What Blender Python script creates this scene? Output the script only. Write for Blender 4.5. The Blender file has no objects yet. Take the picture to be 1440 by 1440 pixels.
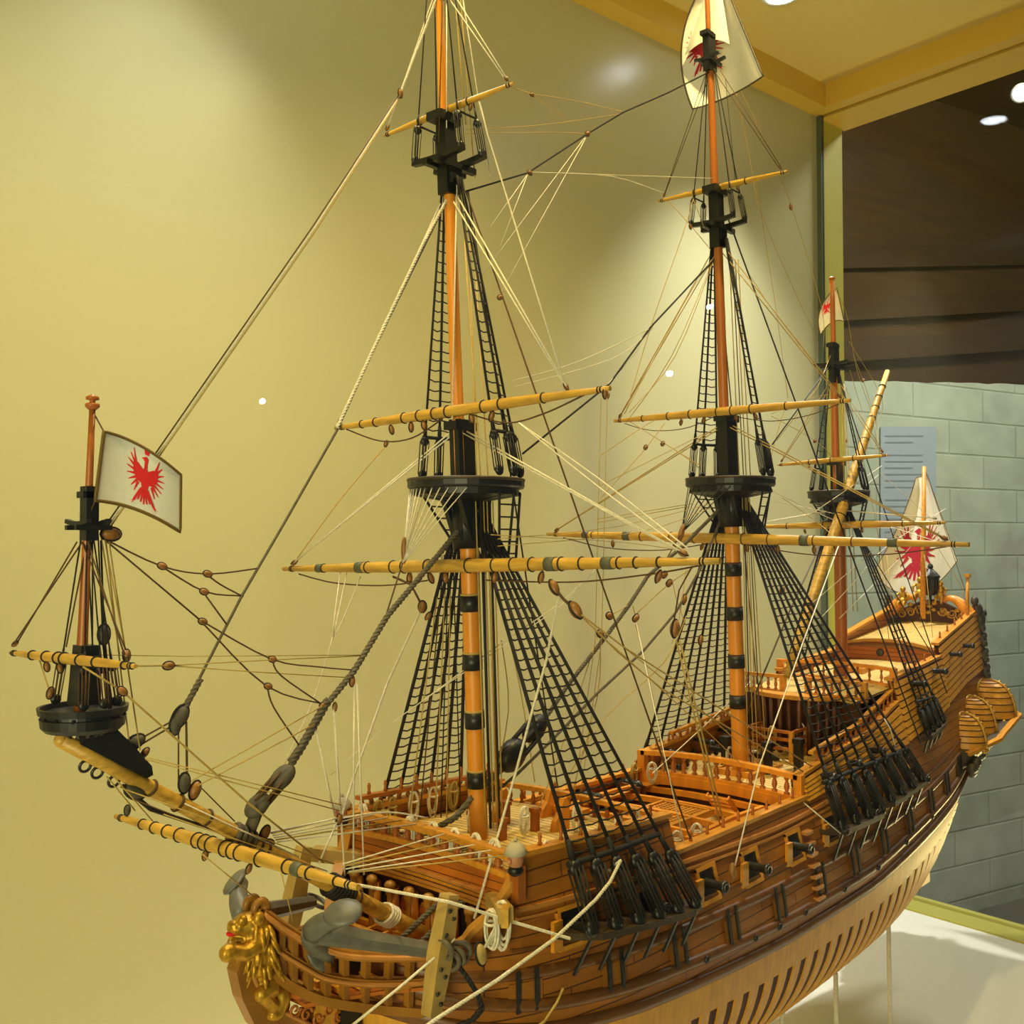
import bpy, math, random
from mathutils import Vector, Matrix
random.seed(11)
SC = bpy.context.scene
COL = SC.collection
PI = math.pi
def V(*a): return Vector(a if len(a) == 3 else a[0])

# ------------------------------------------------------------------ camera model
FPX = 1435.0
_n = math.hypot(.663, .749)
RT = V(.663/_n, -.749/_n, 0); F0 = V(.749/_n, .663/_n, 0)
_p = math.atan(44/FPX)
FW = F0*math.cos(_p) + V(0, 0, 1)*math.sin(_p)
UP = RT.cross(FW)
CAM = V(-.7194, -.6964, .797)
def ray(u, v): return FW + RT*((u-720)/FPX) - UP*((v-720)/FPX)
def on(u, v, ax, c):
    """the point of the plane (axis ax = c) that is seen at u, v of the photograph"""
    r = ray(u, v); return CAM + r*((c-CAM[ax])/r[ax])
def Y(u, v, y=0.0): return on(u, v, 1, y)
def X(u, v, x): return on(u, v, 0, x)
def Z(u, v, z): return on(u, v, 2, z)
# case frame: a along the back wall, n away from the viewer
AD = V(.9905, -.1425, 0).normalized(); ND = V(.1425, .9905, 0).normalized()
def K(a, n, z): 
    p = V(CAM.x, CAM.y, 0) + AD*a + ND*n; p.z = z; return p

# ------------------------------------------------------------------ mesh builder
class MB:
    def __init__(s): s.v = []; s.f = []; s.sm = []
    def add(s, vs, fs, sm=False):
        b = len(s.v); s.v += [tuple(x) for x in vs]
        for f in fs: s.f.append([i+b for i in f]); s.sm.append(sm)
        return s
    def tube(s, pts, r, n=8, cap=True, closed=False, rot=0.0, sm=True):
        pts = [V(p) for p in pts]; m = len(pts)
        if isinstance(r, (int, float)): r = [r]*m
        vs = []; nrm = None
        for i in range(m):
            if closed: t = pts[(i+1) % m]-pts[i-1]
            else: t = pts[min(i+1, m-1)]-pts[max(i-1, 0)]
            if t.length < 1e-9: t = V(0, 0, 1)
            t.normalize()
            if nrm is None:
                nrm = t.cross(V(0, 0, 1))
                if nrm.length < .05: nrm = t.cross(V(0, 1, 0))
            nrm = nrm - t*nrm.dot(t)
            if nrm.length < 1e-6: nrm = t.orthogonal()
            nrm.normalize(); bi = t.cross(nrm)
            for k in range(n):
                a = 2*PI*k/n + rot
                vs.append(pts[i] + nrm*(math.cos(a)*r[i]) + bi*(math.sin(a)*r[i]))
        fs = []
        for i in range(m if closed else m-1):
            j = (i+1) % m
            for k in range(n):
                l = (k+1) % n
                fs.append([i*n+k, i*n+l, j*n+l, j*n+k])
        s.add(vs, fs, sm)
        if cap and not closed:
            b = len(s.v)-m*n
            s.f.append([b+k for k in range(n)][::-1]); s.sm.append(False)
            s.f.append([b+(m-1)*n+k for k in range(n)]); s.sm.append(False)
        return s
    def box(s, c, d, R=None):
        c = V(c); vs = []
        for x in (-.5, .5):
            for y in (-.5, .5):
                for z in (-.5, .5):
                    p = V(x*d[0], y*d[1], z*d[2])
                    if R is not None: p = R @ p
                    vs.append(c+p)
        return s.add(vs, [[0, 1, 3, 2], [4, 6, 7, 5], [0, 4, 5, 1], [2, 3, 7, 6], [0, 2, 6, 4], [1, 5, 7, 3]])
    def beam(s, p, q, w, h, up=(0, 0, 1), w2=None, h2=None):
        p, q = V(p), V(q); t = (q-p).normalized(); sd = t.cross(V(up))
        if sd.length < 1e-4: sd = t.orthogonal()
        sd.normalize(); u = sd.cross(t)
        w2 = w if w2 is None else w2; h2 = h if h2 is None else h2
        vs = [p+sd*(a*w/2)+u*(b*h/2) for a, b in ((-1, -1), (1, -1), (1, 1), (-1, 1))]
        vs += [q+sd*(a*w2/2)+u*(b*h2/2) for a, b in ((-1, -1), (1, -1), (1, 1), (-1, 1))]
        return s.add(vs, [[0, 1, 2, 3], [7, 6, 5, 4], [0, 4, 5, 1], [1, 5, 6, 2], [2, 6, 7, 3], [3, 7, 4, 0]])
    def lathe(s, prof, o=(0, 0, 0), ax=(0, 0, 1), n=16, sm=True):
        o, ax = V(o), V(ax).normalized(); u = ax.orthogonal().normalized(); w = ax.cross(u)
        vs = []
        for r, z in prof:
            for k in range(n):
                a = 2*PI*k/n; vs.append(o+ax*z+(u*math.cos(a)+w*math.sin(a))*max(r, 1e-6))
        fs = []
        for i in range(len(prof)-1):
            for k in range(n):
                l = (k+1) % n; fs.append([i*n+k, i*n+l, (i+1)*n+l, (i+1)*n+k])
        return s.add(vs, fs, sm)
    def ball(s, c, r, R=None, n=10, m=7):
        if isinstance(r, (int, float)): r = (r, r, r)
        c = V(c); vs = []
        for i in range(m+1):
            th = PI*i/m
            for k in range(n):
                a = 2*PI*k/n
                p = V(r[0]*math.sin(th)*math.cos(a), r[1]*math.sin(th)*math.sin(a), r[2]*math.cos(th))
                if R is not None: p = R @ p
                vs.append(c+p)
        fs = [[i*n+k, (i+1)*n+k, (i+1)*n+(k+1) % n, i*n+(k+1) % n] for i in range(m) for k in range(n)]
        return s.add(vs, fs, True)
    def ring(s, c, ax, R, r, n=14, m=6):
        c, ax = V(c), V(ax).normalized(); u = ax.orthogonal().normalized(); w = ax.cross(u)
        return s.tube([c+(u*math.cos(2*PI*k/n)+w*math.sin(2*PI*k/n))*R for k in range(n)], r, m, closed=True)
    def grid(s, rows, sm=True, flip=False):
        nr, nc = len(rows), len(rows[0]); vs = [p for r in rows for p in r]
        fs = [[i*nc+j, i*nc+j+1, (i+1)*nc+j+1, (i+1)*nc+j] for i in range(nr-1) for j in range(nc-1)]
        if flip: fs = [f[::-1] for f in fs]
        return s.add(vs, fs, sm)
    def prism(s, poly, th):
        """closed polygon (3D, planar) given thickness along vector th, centred"""
        poly = [V(p) for p in poly]; th = V(th); n = len(poly)
        vs = [p-th/2 for p in poly]+[p+th/2 for p in poly]
        fs = [[i for i in range(n)][::-1], [n+i for i in range(n)]]
        fs += [[i, (i+1) % n, n+(i+1) % n, n+i] for i in range(n)]
        return s.add(vs, fs)
    def strip(s, path, w, h, up):
        """rectangular section swept on path; w along side, h along up(i)"""
        path = [V(p) for p in path]; vs = []; m = len(path)
        for i in range(m):
            t = (path[min(i+1, m-1)]-path[max(i-1, 0)]).normalized()
            u = V(up[i]) if isinstance(up, list) else V(up)
            sd = t.cross(u).normalized(); u = sd.cross(t)
            for a, b in ((-1, -1), (1, -1), (1, 1), (-1, 1)): vs.append(path[i]+sd*(a*w/2)+u*(b*h/2))
        fs = [[i*4+k, i*4+(k+1) % 4, (i+1)*4+(k+1) % 4, (i+1)*4+k] for i in range(m-1) for k in range(4)]
        fs += [[3, 2, 1, 0], [4*m-4, 4*m-3, 4*m-2, 4*m-1]]
        return s.add(vs, fs)

def obj(name, mb, mat, parent=None, label=None):
    me = bpy.data.meshes.new(name); me.from_pydata(mb.v, [], mb.f); me.update()
    me.polygons.foreach_set('use_smooth', mb.sm); me.materials.append(mat)
    o = bpy.data.objects.new(name, me); COL.objects.link(o)
    if parent is not None:
        o.parent = parent; o.matrix_parent_inverse = Matrix.Translation(-wloc(parent))
    if label: o['label'] = label
    return o
WL = {}
def wloc(o): return WL.get(o.name, V(0, 0, 0))
def thing(name, label, cat, loc=(0, 0, 0), group=None):
    o = bpy.data.objects.new(name, None); COL.objects.link(o); o.location = loc; WL[o.name] = V(loc)
    o.empty_display_size = .02
    o['label'] = label; o['category'] = cat
    if group: o['group'] = group
    return o
def tag(o, label, cat, group=None):
    o['label'] = label; o['category'] = cat
    if group: o['group'] = group
    return o
def struct(name, mb, mat, parent=None):
    o = obj(name, mb, mat, parent); o['kind'] = 'structure'; return o

# ------------------------------------------------------------------ materials
def lin(h):
    h = h.lstrip('#'); c = [int(h[i:i+2], 16)/255 for i in (0, 2, 4)]
    return [x/12.92 if x <= .04045 else ((x+.055)/1.055)**2.4 for x in c]+[1]
def mat(name, col, rough=.5, var=.0, scale=60., stretch=(1, 1, 1), metal=0., bump=0., col2=None, emit=None, spec=.5, coat=0.):
    m = bpy.data.materials.new(name); m.use_nodes = True
    nt = m.node_tree; nd = nt.nodes; lk = nt.links; b = nd['Principled BSDF']
    c = lin(col); b.inputs['Base Color'].default_value = c; b.inputs['Roughness'].default_value = rough
    b.inputs['Metallic'].default_value = metal; b.inputs['Specular IOR Level'].default_value = spec
    b.inputs['Coat Weight'].default_value = coat
    if var or col2 or bump:
        tc = nd.new('ShaderNodeTexCoord'); mp = nd.new('ShaderNodeMapping'); lk.new(tc.outputs['Object'], mp.inputs[0])
        mp.inputs['Scale'].default_value = stretch
        no = nd.new('ShaderNodeTexNoise'); no.inputs['Scale'].default_value = scale; no.inputs['Detail'].default_value = 5
        lk.new(mp.outputs[0], no.inputs['Vector'])
        if var or col2:
            r = nd.new('ShaderNodeValToRGB'); r.color_ramp.elements[0].position = .3; r.color_ramp.elements[1].position = .7
            c2 = lin(col2) if col2 else [x*(1-var) for x in c[:3]]+[1]
            r.color_ramp.elements[0].color = c2; r.color_ramp.elements[1].color = c
            lk.new(no.outputs['Fac'], r.inputs[0]); lk.new(r.outputs[0], b.inputs['Base Color'])
        if bump:
            bp = nd.new('ShaderNodeBump'); bp.inputs['Strength'].default_value = bump; bp.inputs['Distance'].default_value = .001
            lk.new(no.outputs['Fac'], bp.inputs['Height']); lk.new(bp.outputs[0], b.inputs['Normal'])
    if emit:
        b.inputs['Emission Color'].default_value = lin(col); b.inputs['Emission Strength'].default_value = emit
    return m
def planks(name, col, col2, seam, axes, w, l, rough=.55, mortar=.06):
    """planking: bricks laid in the plane of two object axes"""
    m = mat(name, col, rough); nt = m.node_tree; nd = nt.nodes; lk = nt.links; b = nd['Principled BSDF']
    tc = nd.new('ShaderNodeTexCoord'); sp = nd.new('ShaderNodeSeparateXYZ'); cb = nd.new('ShaderNodeCombineXYZ')
    lk.new(tc.outputs['Object'], sp.inputs[0]); lk.new(sp.outputs[axes[0]], cb.inputs[0]); lk.new(sp.outputs[axes[1]], cb.inputs[1])
    br = nd.new('ShaderNodeTexBrick'); lk.new(cb.outputs[0], br.inputs['Vector'])
    br.inputs['Color1'].default_value = lin(col); br.inputs['Color2'].default_value = lin(col2); br.inputs['Mortar'].default_value = lin(seam)
    br.inputs['Scale'].default_value = 1; br.inputs['Brick Width'].default_value = l; br.inputs['Row Height'].default_value = w
    br.inputs['Mortar Size'].default_value = w*mortar; br.inputs['Mortar Smooth'].default_value = .2; br.inputs['Bias'].default_value = 0
    mp = nd.new('ShaderNodeMapping'); mp.inputs['Scale'].default_value = (12, 12, 120); lk.new(tc.outputs['Object'], mp.inputs[0])
    no = nd.new('ShaderNodeTexNoise'); no.inputs['Scale'].default_value = 3; no.inputs['Detail'].default_value = 6; lk.new(mp.outputs[0], no.inputs['Vector'])
    mx = nd.new('ShaderNodeMix'); mx.data_type = 'RGBA'; mx.blend_type = 'MULTIPLY'; mx.inputs[0].default_value = .55
    lk.new(br.outputs['Color'], mx.inputs[6]); lk.new(no.outputs['Color'], mx.inputs[7])
    hs = nd.new('ShaderNodeRGBCurve'); bw = nd.new('ShaderNodeRGBToBW'); lk.new(no.outputs['Color'], bw.inputs[0])
    ma = nd.new('ShaderNodeMapRange'); ma.inputs['From Min'].default_value = .3; ma.inputs['From Max'].default_value = .7
    ma.inputs['To Min'].default_value = .6; ma.inputs['To Max'].default_value = 1.15; lk.new(bw.outputs[0], ma.inputs[0])
    lk.new(ma.outputs[0], mx.inputs[7]); nd.remove(hs)
    lk.new(mx.outputs[2], b.inputs['Base Color'])
    bp = nd.new('ShaderNodeBump'); bp.inputs['Strength'].default_value = .5; bp.inputs['Distance'].default_value = .0012; bp.invert = True
    lk.new(br.outputs['Fac'], bp.inputs['Height']); lk.new(bp.outputs[0], b.inputs['Normal'])
    return m
M = {}
M['mast'] = mat('varnished_orange_wood', '#f09a2a', .36, .3, 8, (8, 8, 1))
M['pole'] = mat('reddish_pole_wood', '#b9691f', .4, .3, 10, (8, 8, 1))
M['yard'] = mat('yellow_spar_wood', '#dfae44', .42, .45, 30, (4, 1, 8))
M['hull'] = planks('hull_planking', '#b06e1f', '#9c5e1a', '#54300c', (0, 2), .0135, .16, .42, .05)
M['clink'] = planks('clinker_planking', '#dd9238', '#d0822c', '#5a260c', (0, 2), .0095, .3, .5, .16)
M['wale'] = mat('dark_wale_wood', '#784a18', .4, .35, 25, (1, 6, 10))
M['rail'] = mat('rail_wood', '#e0982c', .42, .3, 40, (1, 5, 5))
M['trim'] = mat('moulding_wood', '#c8863f', .45, .25, 60)
M['lower'] = mat('pale_frame_wood', '#e2a332', .5, .25, 25, (6, 6, 1))
M['dark'] = mat('shadowed_inner_wood', '#4a1f0c', .6, .3, 30)  # plain dark brown wood for bulkheads, cabin door and dome seams
M['deck'] = planks('deck_planking', '#e2c06c', '#d9b45e', '#7a5526', (1, 0), .0085, .14, .55, .09)
M['bulk'] = planks('bulkhead_planking', '#c9741f', '#bb6819', '#6b360d', (1, 2), .0075, .3, .45, .06)
M['cabin'] = mat('dark_cabin_wood', '#5a3013', .5, .3, 30)
M['head'] = mat('headrail_wood', '#ac7426', .4, .35, 30)
M['black'] = mat('black_painted_wood', '#1c1e1b', .42, .3, 60)
M['tar'] = mat('tarred_rope', '#1f1d1a', .75, .35, 300)
M['stay'] = mat('stay_rope', '#6e6450', .8, .35, 250)
M['brown'] = mat('brown_rope', '#5c4120', .8, .3, 250)
M['hemp'] = mat('hemp_rope', '#f1e8cf', .8, .25, 300)
M['hempd'] = mat('tan_rope', '#c4a65a', .8, .25, 300)
M['block'] = mat('block_wood', '#9c6a2a', .45, .35, 120)
M['iron'] = mat('grey_iron', '#6b6a62', .45, .35, 120, bump=.3, spec=.6)
M['gun'] = mat('black_gun_metal', '#22231f', .35, .3, 100, spec=.7)
M['gold'] = mat('gilding', '#d9a632', .42, .45, 220, metal=.6, bump=.5)
M['goldp'] = mat('gilt_paint', '#cf9f3a', .4, .35, 150, metal=.3, bump=.3)
M['carve'] = mat('dark_carved_wood', '#4c4230', .5, .4, 90, bump=.4)
M['bolt'] = mat('stock_wood', '#c3a25a', .5, .3, 40)
M['flag'] = mat('cream_cloth', '#f0ede0', .85, .06, 200)
M['flagb'] = mat('brown_hem', '#6b5418', .8)
M['red'] = mat('red_paint', '#e31a1e', .7)
M['redd'] = mat('crimson_paint', '#b81a33', .7)
M['skin'] = mat('painted_face', '#c98a62', .5, .2, 80)
M['capw'] = mat('grey_cap', '#b9ad95', .6)

# ------------------------------------------------------------------ hull form
def interp(xs, ys):
    n = len(xs); d = [(ys[i+1]-ys[i])/(xs[i+1]-xs[i]) for i in range(n-1)]
    m = [d[0]]+[0 if d[i-1]*d[i] <= 0 else 2*d[i-1]*d[i]/(d[i-1]+d[i]) for i in range(1, n-1)]+[d[-1]]
    def f(x):
        if x <= xs[0]: return ys[0]
        if x >= xs[-1]: return ys[-1]
        i = 0
        while x > xs[i+1]: i += 1
        h = xs[i+1]-xs[i]; t = (x-xs[i])/h
        return (2*t**3-3*t*t+1)*ys[i]+(t**3-2*t*t+t)*h*m[i]+(-2*t**3+3*t*t)*ys[i+1]+(t**3-t*t)*h*m[i+1]
    return f
fB = interp([-.14, -.137, -.13, -.115, -.09, -.05, 0, .1, .25, .5, .75, .95, 1.1, 1.18], [0, .018, .04, .066, .092, .115, .130, .145, .150, .150, .145, .132, .112, .098])
fzm = interp([-.14, 0, .2, .5, .75, 1.0, 1.18], [.415, .395, .370, .357, .362, .385, .41])
fzk = interp([-.14, -.12, -.1, -.05, .05, .2, .5, .8, 1.0, 1.18], [.40, .30, .26, .21, .185, .178, .175, .178, .185, .20])
fT = interp([-.14, -.137, -.13, -.115, -.09, -.05, .1, .3, .5, .8, 1.0, 1.1, 1.2, 1.29], [0, .018, .038, .064, .090, .113, .118, .117, .115, .102, .092, .087, .083, .079])
fp = interp([-.14, 0, .2, .7, .9, 1.05, 1.18], [2.0, 2.1, 2.2, 2.2, 1.9, 1.5, 1.1])
fq = interp([-.14, 0, .2, .7, .9, 1.05, 1.18], [1.8, 2.0, 2.0, 2.0, 1.8, 1.3, 1.0])
ftop = interp([-.14, 0, .3, .48, .8, 1.0, 1.2, 1.29], [.53, .525, .515, .51, .56, .61, .65, .672])
fzb = interp([-.14, -.1, 0, .2, .4, .6, .8, 1.0, 1.12, 1.18, 1.29], [.398, .385, .366, .350, .339, .338, .353, .372, .388, .400, .55])
def half(x, z):
    B, zm, zk = fB(x), fzm(x), fzk(x)
    if z < zm:
        u = min(1, max(0, (zm-z)/(zm-zk))); return B*max(0, 1-u**fp(x))**(1/fq(x))
    s = max(0, (z-zm)/(ftop(x)-zm))
    return B+(fT(x)-B)*(s**1.4 if s < 1 else 1+1.4*(s-1))
def hp(x, z, sd=-1, off=0.0): return V(x, sd*(half(x, z)+off), z)
def lins(a, b, n): return [a+(b-a)*i/(n-1) for i in range(n)]
SEG = [(-.14, -.05, interp([-.14, -.095, -.087, -.075, -.064, -.05], [.447, .458, .469, .48, .495, .520])),
       (-.05, .175, interp([-.05, .175], [.527, .517])),
       (.175, .475, interp([.175, .475], [.482, .481])),
       (.475, .70, interp([.475, .70], [.505, .527])),
       (.70, .83, interp([.70, .83], [.527, .555])),
       (.83, 1.05, interp([.83, 1.05], [.588, .605])),
       (1.05, 1.29, interp([1.05, 1.29], [.625, .672]))]

# ------------------------------------------------------------------ THE SHIP
SHIP = thing('model_ship', 'wooden model of a three-masted sailing warship with bare yards and full rigging', 'ship model', (.5, 0, .16))
def part(name, mb, m, label=None): return obj(name, mb, M[m], SHIP, label)
def sub(name, mb, m, par, label=None): return obj(name, mb, M[m], par, label)

def build_hull():
    mb = MB()
    for x0, x1, zt in SEG:
        n = max(6, int((x1-x0)/.012))
        xs = lins(x0, x1, n)
        if x0 < -.1: xs = sorted(set(xs+[-.139, -.137, -.134, -.128, -.122]))
        for sd in (-1, 1):
            rows = []
            for x in xs:
                a, b = fzb(x), zt(x)
                rows.append([hp(x, a+(b-a)*k/13, sd) for k in range(14)])
            mb.grid(rows, True, sd > 0)
            if x0 > -.1:
                rows = []
                for x in xs:
                    b = zt(x); a = max(b-.05, fzb(x)+.002)
                    rows.append([hp(x, a+(b-a)*k/4, sd, -.006) for k in range(5)])
                mb.grid(rows, True, sd < 0)
                mb.grid([[hp(x, zt(x), sd), hp(x, zt(x), sd, -.006)] for x in xs], False, sd > 0)
    H = part('hull', mb, 'hull')
    # clinker upperworks aft, laid as proud strips
    for sd in (-1, 1):
        for x0, x1, zl, zt in ((.478, .70, lambda x: .478+.06*(x-.478), SEG[3][2]), (.835, 1.05, lambda x: .500+.12*(x-.835), SEG[5][2]), (1.052, 1.285, lambda x: .53+.15*(x-1.05), SEG[6][2]), (.70, .83, lambda x: .49+.06*(x-.7), SEG[4][2])):
            n = 14; rw = 9 if x0 > .82 else 5
            sub('planking_seam', MB().grid([[hp(x, zl(x)+(zt(x)-.002-zl(x))*k/6, sd, .0006) for k in range(7)] for x in lins(x0, x1, n)], True, sd > 0), 'hold', H)
            m2 = MB()
            for k in range(rw):
                path_t = []; rows = []
                for x in lins(x0, x1, n):
                    a, b = zl(x), zt(x)-.002
                    z0 = a+(b-a)*k/rw; z1 = a+(b-a)*(k+.74)/rw
                    rows.append([hp(x, z0, sd, .0002), hp(x, z0, sd, .0034), hp(x, z1, sd, .0024), hp(x, z1, sd, .0002)])
                m2.grid(rows, False, sd > 0)
                for r in (rows[0], rows[-1]): m2.add(r, [[0, 1, 2, 3]])
            sub('clinker_planking', m2, 'clink0', H)
    # lower hull: pale band, bow and stern planking, lining and separate frames
    zs = lambda x: fzb(x)-.031
    mb = MB()
    for sd in (-1, 1):
        mb.grid([[hp(x, fzb(x)-.031*k/4, sd, .0012) for k in range(5)] for x in lins(-.02, 1.125, 70)], True, sd < 0)
        mb.grid([[hp(x, zs(x), sd, .0012), hp(x, zs(x), sd, -.006)] for x in lins(-.02, 1.125, 70)], False, sd < 0)
    sub('lower_hull_band', mb, 'lower', H)
    for sd in (-1, 1):
        for nm, xs in (('bow_planking', [-.14, -.139, -.137, -.134, -.128, -.12, -.11, -.1, -.085, -.07, -.055, -.04, -.02]), ('stern_planking', lins(1.125, 1.18, 6))):
            mb = MB().grid([[hp(x, fzb(x)+(fzk(x)-fzb(x))*(k/14)**.8, sd, .001) for k in range(15)] for x in xs], True, sd < 0)
            sub(nm, mb, 'lower', H)
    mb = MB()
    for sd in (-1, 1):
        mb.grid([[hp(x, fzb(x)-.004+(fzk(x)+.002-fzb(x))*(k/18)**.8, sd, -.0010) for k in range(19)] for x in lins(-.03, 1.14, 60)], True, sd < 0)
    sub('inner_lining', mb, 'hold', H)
    for i in range(34):
        x = -.006+.0343*i
        if x > 1.12: break
        w = .0085
        P = []
        for k in range(17):
            z = zs(x)+.002+(fzk(x)-zs(x)-.002)*(1-(1-k/16)**1.6)
            P.append((z, half(x, z)))
        pts = [(-y, z) for z, y in P]+[(y, z) for z, y in P[::-1]]
        mb = MB(); ro = []; 
        for xx in (x-w, x+w):
            ro.append([V(xx, (abs(y)+.0012)*(1 if y > 0 else -1), z) for y, z in pts])
        ri = [[V(p.x, p.y*.93 if abs(p.y) > .01 else p.y, p.z+.006*(1 if abs(p.y) < .1 else .3)) for p in r] for r in ro]
        mb.grid(ro, True); mb.grid(ri, True, True); mb.grid([ro[0], ri[0]], False, True); mb.grid([ro[1], ri[1]], False)
        sub('frame_timber', mb, 'lower', H)
    # keel, stem, sternpost, rudder
    th = V(0, .013, 0)
    sub('keel', MB().prism([(-.07, 0, .235), (-.02, 0, .20), (.1, 0, .186), (.5, 0, .180), (1.0, 0, .19), (1.185, 0, .205), (1.19, 0, .168), (.9, 0, .164), (.5, 0, .160), (.1, 0, .165), (-.03, 0, .178), (-.085, 0, .215)], th), 'lower', H)
    sub('stem_post', MB().prism([(-.14, 0, .45), (-.136, 0, .35), (-.115, 0, .28), (-.07, 0, .225), (-.085, 0, .215), (-.135, 0, .27), (-.16, 0, .35), (-.162, 0, .45)], th), 'wale', H)
    sub('sternpost', MB().prism([(1.178, 0, .20), (1.178, 0, .42), (1.196, 0, .42), (1.192, 0, .168)], th), 'lower', H)
    sub('rudder', MB().prism([(1.196, 0, .166), (1.198, 0, .44), (1.222, 0, .44), (1.232, 0, .30), (1.24, 0, .166)], V(0, .009, 0)), 'lower', H)
    # wales and mouldings
    def band(name, zf, x0, x1, h, t, m, sd, n=60, rnd=False):
        xs = lins(x0, x1, n) if x0 > -.12 else [-.139, -.137, -.133, -.128, -.12, -.11, -.1, -.085, -.07, -.05]+lins(-.03, x1, n)
        rows = []
        for x in xs:
            z = zf(x)
            if rnd: rows.append([hp(x, z+h/2*c, sd, -.001+t*e) for c, e in ((-1, 0), (-.95, .5), (-.6, .9), (0, 1.1), (.6, .9), (.95, .5), (1, 0))])
            else: rows.append([hp(x, z-h/2, sd, -.001), hp(x, z-h/2, sd, t), hp(x, z+h/2, sd, t), hp(x, z+h/2, sd, -.001)])
        mb = MB().grid(rows, rnd, sd > 0)
        for r in (rows[0], rows[-1]): mb.add(r, [list(range(len(r)))])
        return sub(name, mb, m, H)
    zA = interp([-.14, -.108, -.03, .2, .4, .6, .85, 1.0, 1.18, 1.24], [.437, .433, .426, .411, .404, .405, .418, .432, .452, .46])
    zM = interp([-.06, 0, .2, .4, .6, .8, 1.0, 1.2], [.483, .481, .472, .465, .472, .490, .513, .545])
    for sd in (-1, 1):
        band('main_wale', lambda x: fzb(x)+.006, -.14, 1.18, .013, .0055, 'wale', sd, rnd=True)
        band('main_wale', lambda x: fzb(x)+.0275, -.14, 1.18, .012, .0055, 'wale', sd, rnd=True)
        band('upper_wale', zA, -.14, 1.22, .0105, .004, 'wale', sd, rnd=True)
        band('side_moulding', zM, -.055, .69, .0035, .003, 'trim', sd)
        band('side_moulding', lambda x: zM(x)-.0075, -.055, .69, .0025, .0025, 'trim', sd)
        band('side_moulding', lambda x: zA(x)+.021, -.06, 1.22, .0028, .0022, 'wale', sd)
        for x0, x1, zt in SEG[1:]:
            xs = lins(x0-.002, x1+.002, max(5, int((x1-x0)/.02)))
            sub('cap_rail', MB().strip([hp(x, zt(x)+.002, sd, -.003) for x in xs], .013, .0045, (0, 0, 1)), 'rail', H)
        # curved edge of the bow side ahead of the bulkhead
        xs = lins(-.139, -.05, 20)
        sub('bow_edge_rail', MB().strip([hp(x, SEG[0][2](x)+.001, sd, -.002) for x in xs], .011, .005, (0, 0, 1)), 'goldp0', H)
    # stern transom
    rows = []
    for x in lins(1.18, 1.288, 8): rows.append((x, fzb(x)))
    for z in lins(.565, .67, 6): rows.append((1.289, z))
    sub('transom', MB().grid([[V(x+.0005, half(x, z)*c, z) for c in lins(-1, 1, 13)] for x, z in rows], False), 'carve', H)
    # closed lower gun ports with two black straps each
    for sd in (-1, 1):
        for x in (-.047, .051, .149, .25, .358, .464, .566, .668, .77, .872, .965, 1.06):
            z0, z1 = zA(x)-.030, zA(x)-.0065
            rows = [[hp(xx, z, sd, .0016) for z in lins(z0, z1, 4)] for xx in lins(x-.0155, x+.0155, 4)]
            mb = MB().grid(rows, False, sd > 0)
            lid = sub('port_lid', mb, 'lid', H)
    for sd in (-1,):
        for x in (-.047, .051, .149, .25, .358, .464, .566, .668, .77, .872, .965, 1.06):
            for dx in (-.0085, .0085):
                mb = MB().strip([hp(x+dx, zA(x)+d, sd, .0035) for d in (.004, -.004, -.018, -.031)], .0042, .0022, (0, sd, 0))
                sub('lid_strap', mb, 'black', H)
    # open upper ports and guns
    for sd in (-1, 1):
        for x in (.006, .112, .218, .311, .418, .52, .62, .72, .82):
            z = zA(x)+.034
            mb = MB()
            for (xa, xb, za, zb_) in ((x-.019, x-.015, z-.016, z+.017), (x+.015, x+.019, z-.016, z+.017), (x-.019, x+.019, z-.019, z-.015), (x-.019, x+.019, z+.014, z+.018)):
                rows = [[hp(xa, za, sd, -.001), hp(xa, za, sd, .003), hp(xa, zb_, sd, .003), hp(xa, zb_, sd, -.001)], [hp(xb, za, sd, -.001), hp(xb, za, sd, .003), hp(xb, zb_, sd, .003), hp(xb, zb_, sd, -.001)]]
                mb.grid(rows, False, sd > 0)
                for r in rows: mb.add(r, [[0, 1, 2, 3]])
            sub('port_frame', mb, 'rail', H)
            sub('port_opening', MB().grid([[hp(xx, zz, sd, .0008) for zz in lins(z-.0155, z+.0145, 3)] for xx in lins(x-.0155, x+.0155, 3)], False, sd > 0), 'black', H)  # flush black panel: the shade inside the port put in as colour
            if sd < 0 and x not in (.112,):
                sub('port_sill', MB().box(hp(x-.022, z-.004, sd, .0035), (.012, .004, .026)), 'rail', H)
    for sd in (-1, 1):
        for x in (.006, .112, .218, .311, .418, .52, .62, .72, .82): cannon_barrel(hp(x, zA(x)+.0335, sd, -.03), V(-.06, sd, .03), .055)
    # boarding steps, scuppers
    for k in range(7):
        z = .372+.0125*k
        sub('hull_step', MB().box(hp(.452, z, -1, .003), (.018, .009, .0035)), 'trim', H)
    for x in (.19, .29, .345, .41, .52, .63, .74, .86): sub('scupper', MB().ball(hp(x, fzb(x)+.0275, -1, .005), (.004, .003, .004)), 'black', H)
    # channels and chain plates
    def channel(x0, x1, zf, sd, w=.03):
        xs = lins(x0, x1, 14); rows = []
        for i, x in enumerate(xs):
            e = min(1, min(i, 13-i)/1.5)
            z = zf(x); y0, y1 = half(x, z)-.002, half(x, z)+.004+(w-.004)*max(.25, e)
            rows.append([V(x, sd*y0, z-.003), V(x, sd*y1, z-.003), V(x, sd*y1, z+.003), V(x, sd*y0, z+.003)])
        mb = MB().grid(rows, False, sd > 0); 
        for r in (rows[0], rows[-1]): mb.add(r, [[0, 1, 2, 3]])
        sub('channel', mb, 'chan', H)
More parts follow.
